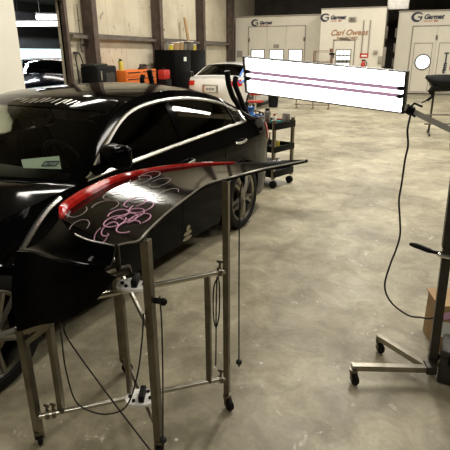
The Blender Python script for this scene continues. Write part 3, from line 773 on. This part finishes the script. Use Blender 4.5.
b = B(); tube(b, [PB, P_at(.99)], .022, square=True); obj('pole', b, 'steel_dark', lp, world=True, smooth=False)
b = B(); tube(b, [P_at(.76), P_at(1.37)], .028, square=True); obj('pole_sleeve', b, 'steel_dark', lp, world=True, smooth=False)
b = B(); c = P_at(1.27) + Vector((.01, .06, 0)); cyl(b, c, c + Vector((.02, .12, 0)), .055, seg=28); cyl(b, c + Vector((-.004, -.02, 0)), c, .03, seg=20); obj('tilt_knob', b, 'black_plastic', lp, world=True)
b = B(); hp = P_at(.715); tube(b, smooth_path([hp + Vector((-.02, .02, 0)), hp + Vector((-.07, .0, .010)), hp + Vector((-.14, .0, .030)), hp + Vector((-.185, .0, .040))], 4), [.010] * 5 + [.014] * 5 + [.012, .010, .006], 8); obj('lever_handle', b, 'black_plastic', lp, world=True)
b = B(); tube(b, [hp + Vector((-.03, -.02, 0)), hp + Vector((.02, -.03, .0))], .010, 8); ball(b, hp + Vector((-.035, -.015, .004)), .014, seg=10); obj('lever_clip', b, 'chrome', lp, world=True)
J = Vector((.345, 2.405, .085))
for e, ang in ((Vector((-.057, 2.274, .095)), 2.6), (Vector((.066, 2.623, .095)), 2.0)):
    b = B(); tube(b, [J, e], .016, square=True); obj('base_leg', b, 'steel_mid', lp, world=True, smooth=False)
    caster(lp, (e.x + .01, e.y - .005), -.9, r=.033, top=.088)
b = B(); tube(b, [J, Vector((.368, 2.62, .095))], .016, square=True); obj('base_leg', b, 'steel_dark', lp, world=True, smooth=False); caster(lp, (.368, 2.615), 0, .033, .088)
b = B(); box(b, J + Vector((.0, .01, .0)), (.055, .07, .05), Matrix.Rotation(.3, 3, 'Z'), bev=.006); obj('base_hub', b, 'steel_dark', lp, world=True)
# its power cord
cp = [(.095, 2.640, 1.405), (.088, 2.625, 1.33), (.100, 2.624, 1.25), (.094, 2.624, 1.173), (.092, 2.62, 1.05), (.089, 2.622, .955), (.105, 2.628, .85), (.117, 2.631, .753), (.105, 2.63, .66), (.084, 2.62, .572), (.069, 2.615, .44), (.114, 2.631, .335), (.213, 2.664, .250), (.290, 2.67, .243), (.345, 2.64, .265), (.375, 2.57, .35), (.378, 2.52, .43)]
b = B(); tube(b, smooth_path(cp, 6), .0052, 8); obj('power_cord', b, 'cord', lp, world=True)

# ---- grey tool case and cardboard box beside the pole
tcz = thing('tool_case', 'dark grey tool case on the floor right of the lamp stand pole', 'tool case', (.565, 2.475, 0), R(-10))
b = B(); box(b, (0, 0, .085), (.33, .19, .17), bev=.012); obj('case_body', b, 'grey_case', tcz)
b = B(); box(b, (0, 0, .185), (.34, .20, .05), bev=.012); obj('lid', b, 'grey_case', tcz)
b = B(); tube(b, smooth_path([(-.07, 0, .21), (-.06, 0, .245), (.06, 0, .245), (.07, 0, .21)], 5), .009, 8); obj('handle', b, 'black_plastic', tcz)
for x in (-.11, .11): b = B(); box(b, (x, -.103, .16), (.03, .012, .05), bev=.003); obj('latch', b, 'black_plastic', tcz)
bx = thing('cardboard_box', 'brown cardboard box behind the lamp stand pole with white and pink papers on it', 'box', (.545, 2.885, 0), R(14))
b = B(); box(b, (0, 0, .15), (.36, .24, .30), bev=.004); obj('carton', b, 'card', bx, smooth=False)
for sx in (-1, 1): b = B(); box(b, (sx * .11, 0, .306), (.17, .235, .006), Matrix.Rotation(sx * .06, 3, 'Y')); obj('flap', b, 'card', bx, smooth=False)
b = B(); box(b, (-.130, -.1215, .150), (.085, .002, .10), Matrix.Rotation(.08, 3, 'Y')); obj('shipping_label', b, 'paper', bx, smooth=False, label='white shipping label')
b = B(); box(b, (-.125, -.1215, .250), (.08, .002, .045), Matrix.Rotation(-.3, 3, 'Y')); obj('note', b, 'pink_paper', bx, smooth=False, label='pink note')

# ================================================================== TOOL CART behind the sedan
ct = thing('tool_cart', 'black three-shelf tool cart with steel posts behind the black sedan', 'cart', (-1.62, 6.35, 0), R(-23))
cw, cl_ = .70, .44
for z, th in ((.80, .09), (.50, .08), (.17, .09)):
    b = B(); box(b, (0, 0, z), (cw, cl_, .02), bev=.006)
    for sx in (-1, 1): box(b, (sx * cw / 2, 0, z + .02), (.02, cl_ + .02, th), bev=.006)
    for sy in (-1, 1): box(b, (0, sy * cl_ / 2, z + .02), (cw, .02, th), bev=.006)
    obj('shelf', b, 'black_plastic', ct)
for sx in (-1, 1):
    for sy in (-1, 1):
        b = B(); cyl(b, (sx * (cw / 2 - .02), sy * (cl_ / 2 - .01), .12), (sx * (cw / 2 - .02), sy * (cl_ / 2 - .01), .90), .027, seg=14); obj('post', b, 'steel_mid', ct)
        b = B(); cyl(b, (sx * (cw / 2 - .03), sy * (cl_ / 2 - .03) - .02, .05), (sx * (cw / 2 - .03), sy * (cl_ / 2 - .03) + .02, .05), .05, seg=20); obj('wheel', b, 'rubber', ct)
CT = Matrix.Translation((-1.62, 6.35, 0)) @ Matrix.Rotation(R(-23), 4, 'Z')
def on(x, y, z=.812): return tuple(CT @ Vector((x, y, z)))
def can(name, label, cat, p, prof, m, capm=None, capprof=None, capname='cap'):
    t = thing(name, label, cat, p)
    b = B(); lathe(b, prof, None, 20); obj('can_body' if 'can' in name else 'bottle_body', b, m, t)
    if capprof: b = B(); lathe(b, capprof, None, 16); obj(capname, b, capm, t)
    return t
can('spray_can', 'grey metal can standing on the tool cart top beside the red-capped bottle', 'can', on(.13, -.10), [(0, 0), (.042, 0), (.045, .01), (.045, .17), (.038, .185), (0, .187)], 'tin', 'black_plastic', [(.030, .185), (.030, .215), (0, .217)])
can('polish_bottle', 'small white bottle with red cap on the tool cart', 'bottle', on(.225, -.07), [(0, 0), (.025, 0), (.027, .01), (.027, .10), (.014, .125), (0, .126)], 'paper', 'red', [(.014, .123), (.014, .15), (0, .152)])
can('steel_can', 'tall bare steel can at the right end of the tool cart top', 'can', on(.262, .140), [(0, 0), (.052, 0), (.054, .008), (.054, .135), (.050, .143), (0, .140)], 'tin')
t = thing('sanding_pad', 'teal foam pad lying on the tool cart top', 'pad', on(.145, .10)); b = B(); box(b, (0, 0, .022), (.16, .11, .044), bev=.012); obj('foam', b, 'teal', t); b = B(); box(b, (.03, .03, .055), (.09, .03, .02), bev=.005); obj('grip', b, 'red', t)
t = thing('spray_bottle', 'blue spray bottle with trigger on the left end of the tool cart', 'bottle', on(-.10, -.14))
b = B(); lathe(b, [(0, 0), (.045, 0), (.048, .015), (.048, .11), (.018, .16), (.016, .19), (0, .19)], None, 18); obj('bottle_body', b, 'blue', t)
b = B(); box(b, (-.01, 0, .205), (.09, .03, .035), bev=.008); box(b, (-.045, 0, .17), (.015, .02, .06), bev=.004); obj('trigger_head', b, 'blue', t)
t = thing('pry_tool_tray', 'steel tool tray on the left part of the cart top', 'tray', on(-.14, .06)); b = B(); box(b, (0, 0, .012), (.24, .26, .02), bev=.005); obj('tray', b, 'steel', t)
for k in range(4): b = B(); tube(b, [(-.11, -.08 + .05 * k, .035), (.09, -.075 + .05 * k, .035), (.12, -.07 + .05 * k, .05)], .008, 8); obj('pry_bar', b, 'steel_bright', t)
t = thing('tape_roll', 'yellow roll on the middle shelf of the tool cart', 'roll', on(.22, -.02, .512)); b = B(); lathe(b, [(.03, 0), (.055, 0), (.055, .09), (.03, .09), (.03, 0)], None, 20); obj('roll', b, 'yellow', t)
t = thing('parts_bin', 'black plastic bin on the middle shelf of the cart', 'bin', on(-.10, 0, .512)); b = B(); box(b, (0, 0, .07), (.30, .28, .14), bev=.02); obj('tub', b, 'black_plastic', t); b = B(); box(b, (0, 0, .145), (.31, .29, .016), bev=.005); obj('lid', b, 'grey_case', t)
t = thing('parts_bin', 'low black box on the bottom shelf of the cart', 'bin', on(-.02, 0, .182)); b = B(); box(b, (0, 0, .06), (.42, .28, .12), bev=.02); obj('tub', b, 'black_plastic', t); b = B(); box(b, (0, 0, .128), (.43, .29, .016), bev=.005); obj('lid', b, 'black_plastic', t)

# ================================================================== WALL SIDE STORAGE
t = thing('tool_chest', 'orange tool chest with drawers against the left wall', 'tool chest', (-6.98, 12.36, 0))
b = B(); box(b, (0, 0, .68), (.60, 1.75, 1.24), bev=.01); obj('chest_body', b, 'orange', t)
b = B(); box(b, (0, 0, .03), (.5, 1.6, .06)); obj('plinth', b, 'black_plastic', t)
for k, (z, h) in enumerate(((1.20, .15), (1.03, .15), (.84, .19), (.58, .24), (.29, .26))):
    for y, w in ((-.45, .82), (.42, .86)):
        b = B(); box(b, (.305, y, z), (.02, w, h - .02), bev=.004); d = obj('drawer', b, 'orange', t)
        b = B(); box(b, (.322, y, z + h * .30), (.018, w * .86, .022), bev=.004); obj('drawer_handle', b, 'black_plastic', d)
def onchest(y, dx=0): return (-6.98 + dx, 12.36 + y, 1.30)
can('spray_can', 'yellow spray can on the orange tool chest', 'can', onchest(-.74, .1), [(0, 0), (.06, 0), (.06, .20), (.04, .24), (0, .24)], 'yellow', 'black_plastic', [(.035, .24), (.035, .28), (0, .28)])
can('spray_can', 'black spray can on the orange tool chest, left of the air sander', 'can', onchest(-.60, .0), [(0, 0), (.05, 0), (.05, .22), (.03, .26), (0, .26)], 'black_plastic', 'tin', [(.03, .26), (.03, .30), (0, .30)])
t = thing('air_sander', 'dark air sander lying on the orange tool chest', 'sander', onchest(.35, .1)); b = B(); cyl(b, (0, 0, 0), (0, 0, .05), .09, seg=20); cyl(b, (0, 0, .05), (0, 0, .14), .055, .04, 16); obj('sander_body', b, 'grey_case', t); b = B(); tube(b, [(0, .03, .1), (0, .25, .12)], .025, 8); obj('handle', b, 'black_plastic', t)
t = thing('parts_box', 'small grey parts box on the right end of the orange tool chest', 'box', onchest(.72, .05)); b = B(); box(b, (0, 0, .05), (.2, .2, .1), bev=.01); obj('box_body', b, 'girt', t); b = B(); box(b, (0, 0, .108), (.21, .21, .016), bev=.004); obj('lid', b, 'black_plastic', t)
t = thing('compressor_cabinet', 'black rounded machine cabinet left of the orange tool chest', 'cabinet', (-7.10, 10.78, 0))
b = B(); box(b, (.08, 0, .74), (.50, .88, 1.40), bev=.05); obj('cabinet_body', b, 'black_plastic', t)
b = B(); box(b, (.03, -.1, 1.46), (.4, .6, .06), bev=.02); obj('top_cover', b, 'grey_case', t)
b = B(); box(b, (.335, .1, 1.1), (.012, .4, .35), bev=.004); obj('front_panel', b, 'grey_case', t)
b = B(); box(b, (.34, -.30, 1.22), (.012, .05, .22), bev=.004); obj('gauge_strip', b, 'tin', t)
b = B(); box(b, (.08, 0, .02), (.46, .8, .04)); obj('base', b, 'black_plastic', t)
t = thing('jerry_can', 'red metal can on a dark stand between the orange chest and black cabinet', 'can', (-6.7, 13.82, 0)); b = B(); box(b, (0, 0, 1.12), (.22, .42, .28), bev=.03); obj('can_body', b, 'red', t); b = B(); box(b, (0, 0, .49), (.3, .36, .98), bev=.01); obj('stand', b, 'black_plastic', t); b = B(); tube(b, smooth_path([(0, -.1, 1.25), (0, -.08, 1.30), (0, .08, 1.30), (0, .1, 1.25)], 4), .012, 6); obj('handle', b, 'black_plastic', t)
t = thing('storage_cabinet', 'tall black double-door storage cabinet against the left wall', 'cabinet', (-6.9, 15.62, 0))
b = B(); box(b, (0, 0, .93), (.66, 2.7, 1.80), bev=.01); obj('cabinet_body', b, 'cabinet', t); b = B(); box(b, (-.02, 0, .02), (.6, 2.6, .04)); obj('plinth', b, 'black_plastic', t)
for sy in (-1, 1):
    b = B(); box(b, (.34, sy * .67, .95), (.02, 1.30, 1.70), bev=.004); d = obj('door', b, 'cabinet', t)
    b = B(); tube(b, smooth_path([(.35, sy * .07, .95), (.38, sy * .07, .97), (.38, sy * .07, 1.13), (.35, sy * .07, 1.15)], 4), .01, 8); obj('door_handle', b, 'chrome', d)
b = B(); box(b, (.353, -.5, 1.55), (.004, .22, .13)); obj('notice', b, 'paper', t, smooth=False, label='small white notice')
for k, (y, m, h, w) in enumerate(((-1.15, 'tin', .20, .16), (-.85, 'yellow', .16, .20), (-.50, 'card', .22, .30), (-.05, 'card', .25, .22), (.30, 'tin', .18, .16), (.70, 'girt', .28, .30), (1.1, 'yellow', .18, .18))):
    col = {'tin': 'grey tin', 'yellow': 'yellow plastic', 'card': 'brown card', 'girt': 'dark grey'}[m]
    pos = ('at the left end', 'second from the left end', 'third from the left end', 'near the middle', 'right of the middle', 'second from the right end', 'at the right end')[k]
    o = thing('storage_tub', '%s tub on top of the black cabinet, %s' % (col, pos), 'tub', (-6.9, 15.62 + y, 1.835), 0, 'tubs on the black cabinet')
    b = B(); lathe(b, [(0, 0), (w / 2 * .9, 0), (w / 2, h), (0, h)], None, 16); obj('tub_body', b, m, o); b = B(); lathe(b, [(w / 2 + .008, h - .01), (w / 2 + .008, h + .012), (0, h + .014)], None, 16); obj('lid', b, 'white_plate' if m != 'tin' else 'tin', o)
t = thing('wall_plank', 'wooden plank leaning upright against the wall above the cabinet', 'plank', (-7.25, 17.0, 1.835)); b = B(); box(b, (0, 0, .55), (.05, .14, 1.1), Matrix.Rotation(.10, 3, 'X') @ Matrix.Rotation(-.12, 3, 'Y'), bev=.004); obj('board', b, 'card', t, smooth=False)
# hose hanging on the wall by the doorway, and a tool holder
t = thing('air_hose', 'black air hose hanging in a loop on the wall beside the brown door post', 'hose', (XW + .02, 10.55, 1.5))
b = B(); tube(b, smooth_path([(.05, -.1, .15), (.08, -.02, .25), (.08, .10, .10), (.08, .18, -.25), (.08, .22, -.7), (.08, .1, -.95), (.08, -.06, -.7), (.06, -.09, -.1), (.05, -.1, .15)], 6), .016, 8); obj('hose_line', b, 'cord', t); b = B(); box(b, (.03, -.05, .25), (.06, .12, .05), bev=.01); obj('hook', b, 'steel_dark', t)
t = thing('air_regulator', 'small dark air regulator piped on the wall left of the rusty column', 'regulator', (XW + .02, 10.72, 1.95)); b = B(); cyl(b, (.08, 0, -.15), (.08, 0, .05), .04, seg=14); ball(b, (.08, 0, -.16), .04, seg=12); obj('bowl', b, 'girt', t); b = B(); tube(b, [(.05, 0, .05), (.05, 0, .9)], .014, 8); obj('pipe', b, 'girt', t); b = B(); cyl(b, (.08, .0, -.02), (.14, .0, -.02), .03, seg=12); obj('gauge', b, 'black_plastic', t)

# ================================================================== PAINT BOOTHS
FX = Matrix.Rotation(PI / 2, 4, 'X')           # local XY to the XZ plane facing -Y
def face_text(s, size, x, y, z, m, parent, name, shear=0, bold=0, align='CENTER'):
    b = text_bm(s, size, shear, bold, .004, align)
    bmesh.ops.transform(b, matrix=Matrix.Translation((x, y, z)) @ FX, verts=b.verts)
    return obj(name, b, m, parent, smooth=False, world=True)
def logo(parent, x, y, z, s):
    b = B()                                     # crescent sweep
    out = [(.30 * math.cos(q) - .05, .24 * math.sin(q)) for q in lin(R(35), R(290), 24)]
    inn = [(.21 * math.cos(q) + .0, .15 * math.sin(q) + .01) for q in lin(R(290), R(35), 24)]
    prism(b, [(px * s, pz * s) for px, pz in out + inn], Matrix.Translation((x - .42 * s, y, z)) @ FX, .006)
    prism(b, [(px * s, pz * s) for px, pz in ((-.02, .03), (.20, .03), (.16, -.12), (.08, -.20), (.10, -.03), (-.04, -.03))], Matrix.Translation((x - .42 * s, y, z)) @ FX, .006)
    obj('logo_sweep', b, 'navy', parent, smooth=False, world=True)
    face_text('Garmat', .30 * s, x + .30 * s, y - .004, z - .01 * s, 'navy', parent, 'logo_lettering', .35, .012 * s)
    face_text('USA', .11 * s, x + .42 * s, y - .004, z - .20 * s, 'logo_red', parent, 'logo_lettering', .3, .004 * s)
    b = B(); box(b, (x + .05 * s, y - .004, z - .20 * s), (.40 * s, .006, .028 * s)); obj('logo_bar', b, 'logo_red', parent, smooth=False, world=True)
def panel_frame(b, x0, x1, z0, z1, y, w=.03, d=.02):
    box(b, ((x0 + x1) / 2, y, z1), (x1 - x0 + w, d, w)); box(b, ((x0 + x1) / 2, y, z0), (x1 - x0 + w, d, w))
    box(b, (x0, y, (z0 + z1) / 2), (w, d, z1 - z0)); box(b, (x1, y, (z0 + z1) / 2), (w, d, z1 - z0))
YB = 22.6
# left booth with three lit windows
t = thing('paint_booth', 'long white paint booth with three lit windows in its doors, at the back left', 'paint booth', (-5.3, YB, 0))
b = B(); box(b, (-5.22, YB + 2.0, 1.655), (4.0, 4.0, 3.31), bev=.02); obj('booth_shell', b, 'booth', t, world=True, smooth=False)
b = B(); box(b, (-5.22, YB - .01, 3.29), (4.04, .06, .05)); obj('top_rail', b, 'booth_seam', t, world=True, smooth=False)
for k, (x0, x1) in enumerate(((-6.56, -5.72), (-5.69, -4.83), (-4.80, -3.97))):
    b = B(); box(b, ((x0 + x1) / 2, YB - .02, 1.45), (x1 - x0 - .02, .04, 2.78), bev=.006); d = obj('booth_door', b, 'booth', t, world=True, smooth=False)
    wx0, wx1 = x0 + .13, x1 - .09
    b = B(); panel_frame(b, wx0, wx1, 1.17, 1.87, YB - .045, .05, .03); obj('window_frame', b, 'booth_seam', d, world=True, smooth=False)
    b = B(); box(b, ((wx0 + wx1) / 2, YB - .043, 1.52), (wx1 - wx0 - .03, .01, .68), bev=.004); obj('window_pane', b, 'lit_pane', d, world=True, smooth=False)
    for z in (.5, 2.3):
        if k != 1: b = B(); box(b, (x0 + .02 if k == 0 else x1 - .02, YB - .06, z), (.07, .05, .15), bev=.01); obj('hinge', b, 'girt', d, world=True)
b = B(); panel_frame(b, -6.57, -3.96, .02, 2.86, YB - .02, .03, .03); obj('door_surround', b, 'booth_seam', t, world=True, smooth=False)
b = B(); box(b, (-5.26, YB - .05, 2.02), (.26, .006, .16)); obj('notice', b, 'booth_seam', t, world=True, smooth=False)
b = B(); box(b, (-7.0, YB - .015, 1.70), (.25, .03, .28)); obj('control_panel', b, 'booth_seam', t, world=True, smooth=False)
logo(t, -5.98, YB - .012, 3.02, .62)
# centre paint mixing room, set a little forward
YM = 21.4
t = thing('paint_room', 'white paint room with script lettering and glazed door between the two booths', 'paint room', (-1.8, YM, 0))
b = B(); box(b, (-1.86, YM + 2.4, 1.70), (2.56, 4.8, 3.40), bev=.02); obj('room_shell', b, 'booth', t, world=True, smooth=False)
b = B(); box(b, (-1.86, YM + 2.4, 3.41), (2.6, 4.84, .04)); obj('top_rail', b, 'booth_seam', t, world=True, smooth=False)
b = B(); box(b, (-2.13, YM - .02, 1.12), (.80, .04, 2.10), bev=.006); d = obj('door', b, 'booth', t, world=True, smooth=False)
b = B(); panel_frame(b, -2.43, -1.84, .95, 1.84, YM - .045, .05, .03); obj('door_window_frame', b, 'booth_seam', d, world=True, smooth=False)
b = B(); box(b, (-2.135, YM - .043, 1.395), (.56, .01, .86)); obj('door_pane', b, 'lit_pane', d, world=True, smooth=False)
b = B()
for x in (-2.28, -2.13, -1.98): box(b, (x, YM - .052, 1.40), (.03, .012, .86))
for z in (1.15, 1.38, 1.62): box(b, (-2.135, YM - .052, z), (.56, .012, .05 if z != 1.38 else .12))
obj('muntin_bars', b, 'girt', d, world=True, smooth=False)
b = B(); panel_frame(b, -2.55, -1.71, .04, 2.22, YM - .015, .05, .03); obj('door_surround', b, 'booth_seam', t, world=True, smooth=False)
b = B(); tube(b, [(-2.30, YM - .06, 2.28), (-2.0, YM - .06, 2.26), (-1.9, YM - .05, 2.2)], .025, 8); obj('door_closer', b, 'girt', t, world=True)
logo(t, -2.66, YM - .012, 3.08, .66)
face_text('Carl Owens', .30, -1.98, YM - .012, 2.49, 'script_brown', t, 'room_lettering', .35, .006)
face_text('PAINT DEPT.', .155, -2.0, YM - .012, 2.27, 'script_brown', t, 'room_lettering', 0, .004)
b = B(); box(b, (-1.87, YM - .03, 2.99), (.30, .06, .18), bev=.02); sg = obj('exit_light', b, 'booth_seam', t, world=True)
b = B(); box(b, (-1.87, YM - .066, 2.99), (.18, .008, .10), bev=.004); obj('exit_panel', b, 'girt', sg, world=True)
for x in (-1.42, -1.16): b = B(); tube(b, [(x, YM - .03, 1.7), (x, YM - .03, 2.95)], .022, 8); obj('conduit', b, 'booth_seam', t, world=True)
for k, (x, y, z, sx, sz) in enumerate(((-.86, YM - .05, 1.75, .16, .12), (-.66, YM - .04, 1.45, .16, .26))): b = B(); box(b, (x, y, z), (sx, .1, sz), bev=.01); obj('switch_box', b, 'booth_seam', t, world=True)
b = B(); box(b, (-.53, YM + .5, 1.55), (.12, .45, .75), bev=.01); obj('electrical_panel', b, 'booth_seam', t, world=True)
for z in (1.0, 1.4, 2.2): b = B(); box(b, (-.54, YM + 1.0, z + .3), (.10, .10, .5), bev=.01); obj('duct_box', b, 'girt', t, world=True)
# extinguisher on that wall
t = thing('fire_extinguisher', 'red fire extinguisher hung on the white paint room wall', 'fire extinguisher', (-1.30, YM - .10, .95))
b = B(); lathe(b, [(0, 0), (.075, .01), (.08, .04), (.08, .36), (.05, .43), (.025, .45), (0, .45)], None, 18); obj('cylinder', b, 'red', t); b = B(); box(b, (0, 0, .48), (.16, .04, .05), bev=.01); obj('valve', b, 'black_plastic', t); b = B(); tube(b, smooth_path([(.06, -.02, .46), (.13, -.03, .38), (.12, -.04, .15)], 5), .014, 8); obj('hose', b, 'black_plastic', t)
t = thing('wall_sign', 'red and white notice on the white paint room wall above the fire extinguisher', 'sign', (-1.30, YM - .012, 1.55)); b = B(); box(b, (0, 0, .06), (.34, .01, .17)); obj('board', b, 'red', t, smooth=False); b = B(); box(b, (0, -.007, .05), (.22, .006, .06)); obj('white_band', b, 'paper', t, smooth=False)
# right booth with porthole
t = thing('paint_booth', 'white paint booth with round porthole window in its door, at the back right', 'paint booth', (2.0, YB, 0))
b = B(); box(b, (2.93, YB + 2.0, 1.66), (6.1, 4.0, 3.32), bev=.02); obj('booth_shell', b, 'booth', t, world=True, smooth=False)
b = B(); box(b, (2.93, YB - .01, 3.31), (6.14, .06, .05)); box(b, (2.93, YB - .01, .05), (6.12, .05, .10)); obj('top_rail', b, 'booth_seam', t, world=True, smooth=False)
for k, (x0, x1) in enumerate(((.50, 1.42), (1.46, 2.5), (2.54, 3.5))):
    b = B(); box(b, ((x0 + x1) / 2, YB - .02, 1.40), (x1 - x0 - .02, .04, 2.62), bev=.006); d = obj('booth_door', b, 'booth', t, world=True, smooth=False)
    b = B(); panel_frame(b, x0 + .12, x1 - .10, .14, 2.08, YB - .045, .025, .02); obj('door_bead', b, 'booth_seam', d, world=True, smooth=False)
    if k == 0:
        b = B(); lathe(b, [(.27, 0), (.32, 0), (.32, .03), (.27, .03), (.27, 0)], Matrix.Translation((1.02, YB - .04, 1.34)) @ FX, 36); pr = obj('porthole_ring', b, 'girt', d, world=True)
        b = B(); lathe(b, [(0, .012), (.275, .012), (.275, .0)], Matrix.Translation((1.02, YB - .04, 1.34)) @ FX, 36); obj('porthole_pane', b, 'lit_pane', pr, world=True)
    for z in (.5, 2.3): b = B(); box(b, (x1 + .01, YB - .06, z), (.07, .05, .16), bev=.01); obj('hinge', b, 'girt', d, world=True)
b = B(); panel_frame(b, .48, 3.52, .06, 2.74, YB - .02, .035, .03); obj('door_surround', b, 'booth_seam', t, world=True, smooth=False)
logo(t, .98, YB - .012, 3.08, .80)
for k, ch in enumerate('TIER'): face_text(ch, .25, 1.90, YB - .05, 1.60 - .205 * k, 'navy', t, 'door_lettering', 0, .015)
face_text('1', .8, 2.15, YB - .05, 1.30, 'logo_red', t, 'door_lettering', 0, .03)
for z in (1.3, 1.9, 2.5): b = B(); box(b, (-.16, YB + .05, z), (.08, .12, .35), bev=.01); obj('side_latch', b, 'girt', t, world=True)
# fluorescent tubes in the neighbouring bay
for k, (p0, p1) in enumerate((((-15.623, 17.888, 3.012), (-13.543, 18.604, 2.863)), ((-13.33, 16.563, 3.119), (-12.211, 16.948, 3.006)))):
    p0, p1 = Vector(p0), Vector(p1); c = (p0 + p1) / 2; d = (p1 - p0); a = Matrix.Rotation(math.atan2(d.y, d.x), 3, 'Z'); l = d.length
    q = thing('strip_light', 'glowing strip light hung in the next bay, %s' % ('the lower and longer one in the doorway' if k == 0 else 'the higher one partly behind the door post'), 'ceiling light', tuple(c))
    b = B(); box(b, (0, 0, .12), (l, .26, .06), a); obj('housing', b, 'white_plate', q, smooth=False)
    for s_ in (-.4, .4): b = B(); cyl(b, a @ Vector((l * s_, 0, .14)), a @ Vector((l * s_, 0, 4.0 - c.z)), .012, seg=8); obj('hanger', b, 'girt', q)
    for s_ in (-.07, .07): b = B(); tube(b, [a @ Vector((-l / 2, s_, 0)), a @ Vector((l / 2, s_, 0))], .07, 10); obj('lamp_tube', b, 'shop_tube', q)
# ducts above the booths
t = thing('air_duct', 'galvanised air duct above the gap between paint room and right booth', 'duct', (0.0, 24.0, 3.45)); b = B(); box(b, (-.2, 0, .55), (.9, .9, 1.1), bev=.03); obj('riser', b, 'tin', t, smooth=False); b = B(); cyl(b, (-.6, .2, .95), (3.6, .6, .80), .42, seg=24); obj('duct_run', b, 'tin', t)

# ================================================================== FLOOR ITEMS AT THE BACK
t = thing('wire_rack', 'brown wire rack on legs in front of the paint room door', 'rack', (-2.86, 20.6, 0))
for sx in (-.34, .34):
    for sy in (-.18, .18): b = B(); tube(b, [(sx, sy, 0), (sx, sy, 1.80)], .020, 8); obj('upright', b, 'brown_wire', t)
for z in (.25, .95, 1.35, 1.75):
    b = B(); panel_frame(b, -.34, .34, z, z + .05, -.18, .018, .018); panel_frame(b, -.34, .34, z, z + .05, .18, .018, .018)
    for x in lin(-.28, .28, 7): tube(b, [(x, -.18, z), (x, .18, z)], .008, 5)
    obj('wire_shelf', b, 'brown_wire', t, smooth=False)
t = thing('spray_gun', 'dark spray gun hooked on the right end of the brown wire rack', 'spray gun', (-2.47, 20.325, 1.28)); b = B(); box(b, (0, 0, .40), (.22, .06, .07), bev=.015); box(b, (.06, 0, .32), (.05, .05, .14), bev=.012); obj('gun_body', b, 'black_plastic', t); b = B(); cyl(b, (-.03, 0, .46), (-.03, 0, .60), .06, .07, 14); obj('paint_cup', b, 'brown_wire', t)
t = thing('work_trestle', 'low bare steel trestle with cross rails on the far floor', 'trestle', (-2.45, 16.0, 0))
for sx in (-.55, 0, .5):
    b = B(); tube(b, [(sx, -.22, .015), (sx, .22, .015)], .016, 8); tube(b, [(sx, 0, .015), (sx, 0, .72)], .016, 8); obj('leg', b, 'brown_wire', t)
for z in (.72, .12): b = B(); tube(b, [(-.6, 0, z), (.55, 0, z)], .018, 8); obj('rail', b, 'steel', t)
t = thing('shop_stool', 'rolling shop stool with red round seat and red lower tray beside the white sedan', 'stool', (-3.80, 13.85, 0))
b = B(); lathe(b, [(0, .57), (.17, .57), (.19, .59), (.19, .63), (.17, .65), (0, .65)], None, 24); obj('seat', b, 'red', t); b = B(); lathe(b, [(0, .36), (.22, .36), (.24, .38), (.24, .41), (.22, .40), (0, .39)], None, 24); obj('tray', b, 'red', t)
b = B(); cyl(b, (0, 0, .10), (0, 0, .57), .025, seg=12); obj('column', b, 'chrome', t)
for k in range(5): a = 2 * PI * k / 5; b = B(); tube(b, [(0, 0, .12), (.24 * math.cos(a), .24 * math.sin(a), .07)], .016, 6); ball(b, (.24 * math.cos(a), .24 * math.sin(a), .035), .035, seg=10); obj('foot', b, 'black_plastic', t)
t = thing('trash_drum', 'black rubber trash drum beside the far floor trestle', 'trash can', (-3.80, 16.1, 0)); b = B(); lathe(b, [(0, .0), (.15, 0), (.18, .44), (.195, .46), (.18, .47), (.165, .44), (.14, .03), (0, .03)], None, 24); obj('drum', b, 'rubber', t); b = B(); tube(b, [(.17, -.05, .36), (.21, -.04, .38), (.21, .04, .38), (.17, .05, .36)], .012, 6); obj('handle', b, 'rubber', t)
# black bumper on a work stand at the right
t = thing('panel_stand', 'thin dark work stand under the black bumper at the right edge', 'stand', (1.0, 11.6, 0))
b = B(); tube(b, [(.83, 11.55, .02), (.83, 11.55, .95)], .022, 8); obj('post', b, 'steel_dark', t, world=True); b = B(); tube(b, [(1.5, 11.75, .02), (1.5, 11.75, .95)], .022, 8); obj('post', b, 'steel_dark', t, world=True)
for y in (11.55, 11.75): 
    x = .83 if y < 11.6 else 1.5; b = B(); tube(b, [(x, y - .4, .03), (x, y + .4, .03)], .02, 8); obj('foot', b, 'steel_dark', t, world=True)
for z in (.22, .42): b = B(); tube(b, [(.72, 11.5, z), (1.55, 11.76, z)], .018, 8); obj('crossbar', b, 'steel', t, world=True)
b = B(); tube(b, [(.70, 11.52, .92), (1.7, 11.8, .95)], .022, 8); obj('top_rail', b, 'steel_dark', t, world=True)
t = thing('bumper', 'black car bumper cover resting on the work stand at the right edge', 'bumper', (1.4, 11.8, .95))
def bump(u, v):
    x = .62 + 1.75 * u; y = 11.55 + .28 * u - .22 * math.sin(PI * min(1, u * 1.0)); z0, z1 = (.98 - .02 * u), (1.25 + .02 * u)
    if u < .12: z0 = .98 + (.12 - u) * 1.9; z1 = 1.25 - (.12 - u) * .2
    return (x, y - .10 * math.sin(PI * v), z0 + (z1 - z0) * v)
b = B(); grid(b, bump, lin(0, 1, 30), lin(0, 1, 9)); solidify(b, .02); obj('cover', b, 'black_plastic', t, world=True)
b = B(); tube(b, smooth_path([(.80, 11.5, 1.02), (.76, 11.48, .92), (.80, 11.48, .82), (.72, 11.46, .74), (.60, 11.45, .68)], 5), [.05] * 8 + [.03] * 8 + [.015] * 5, 8); obj('mounting_bracket', b, 'black_plastic', t, world=True)
b = B(); box(b, (1.1, 11.5, .98), (.7, .06, .10), Matrix.Rotation(.28, 3, 'Z'), bev=.02); obj('lower_lip', b, 'black_plastic', t, world=True)
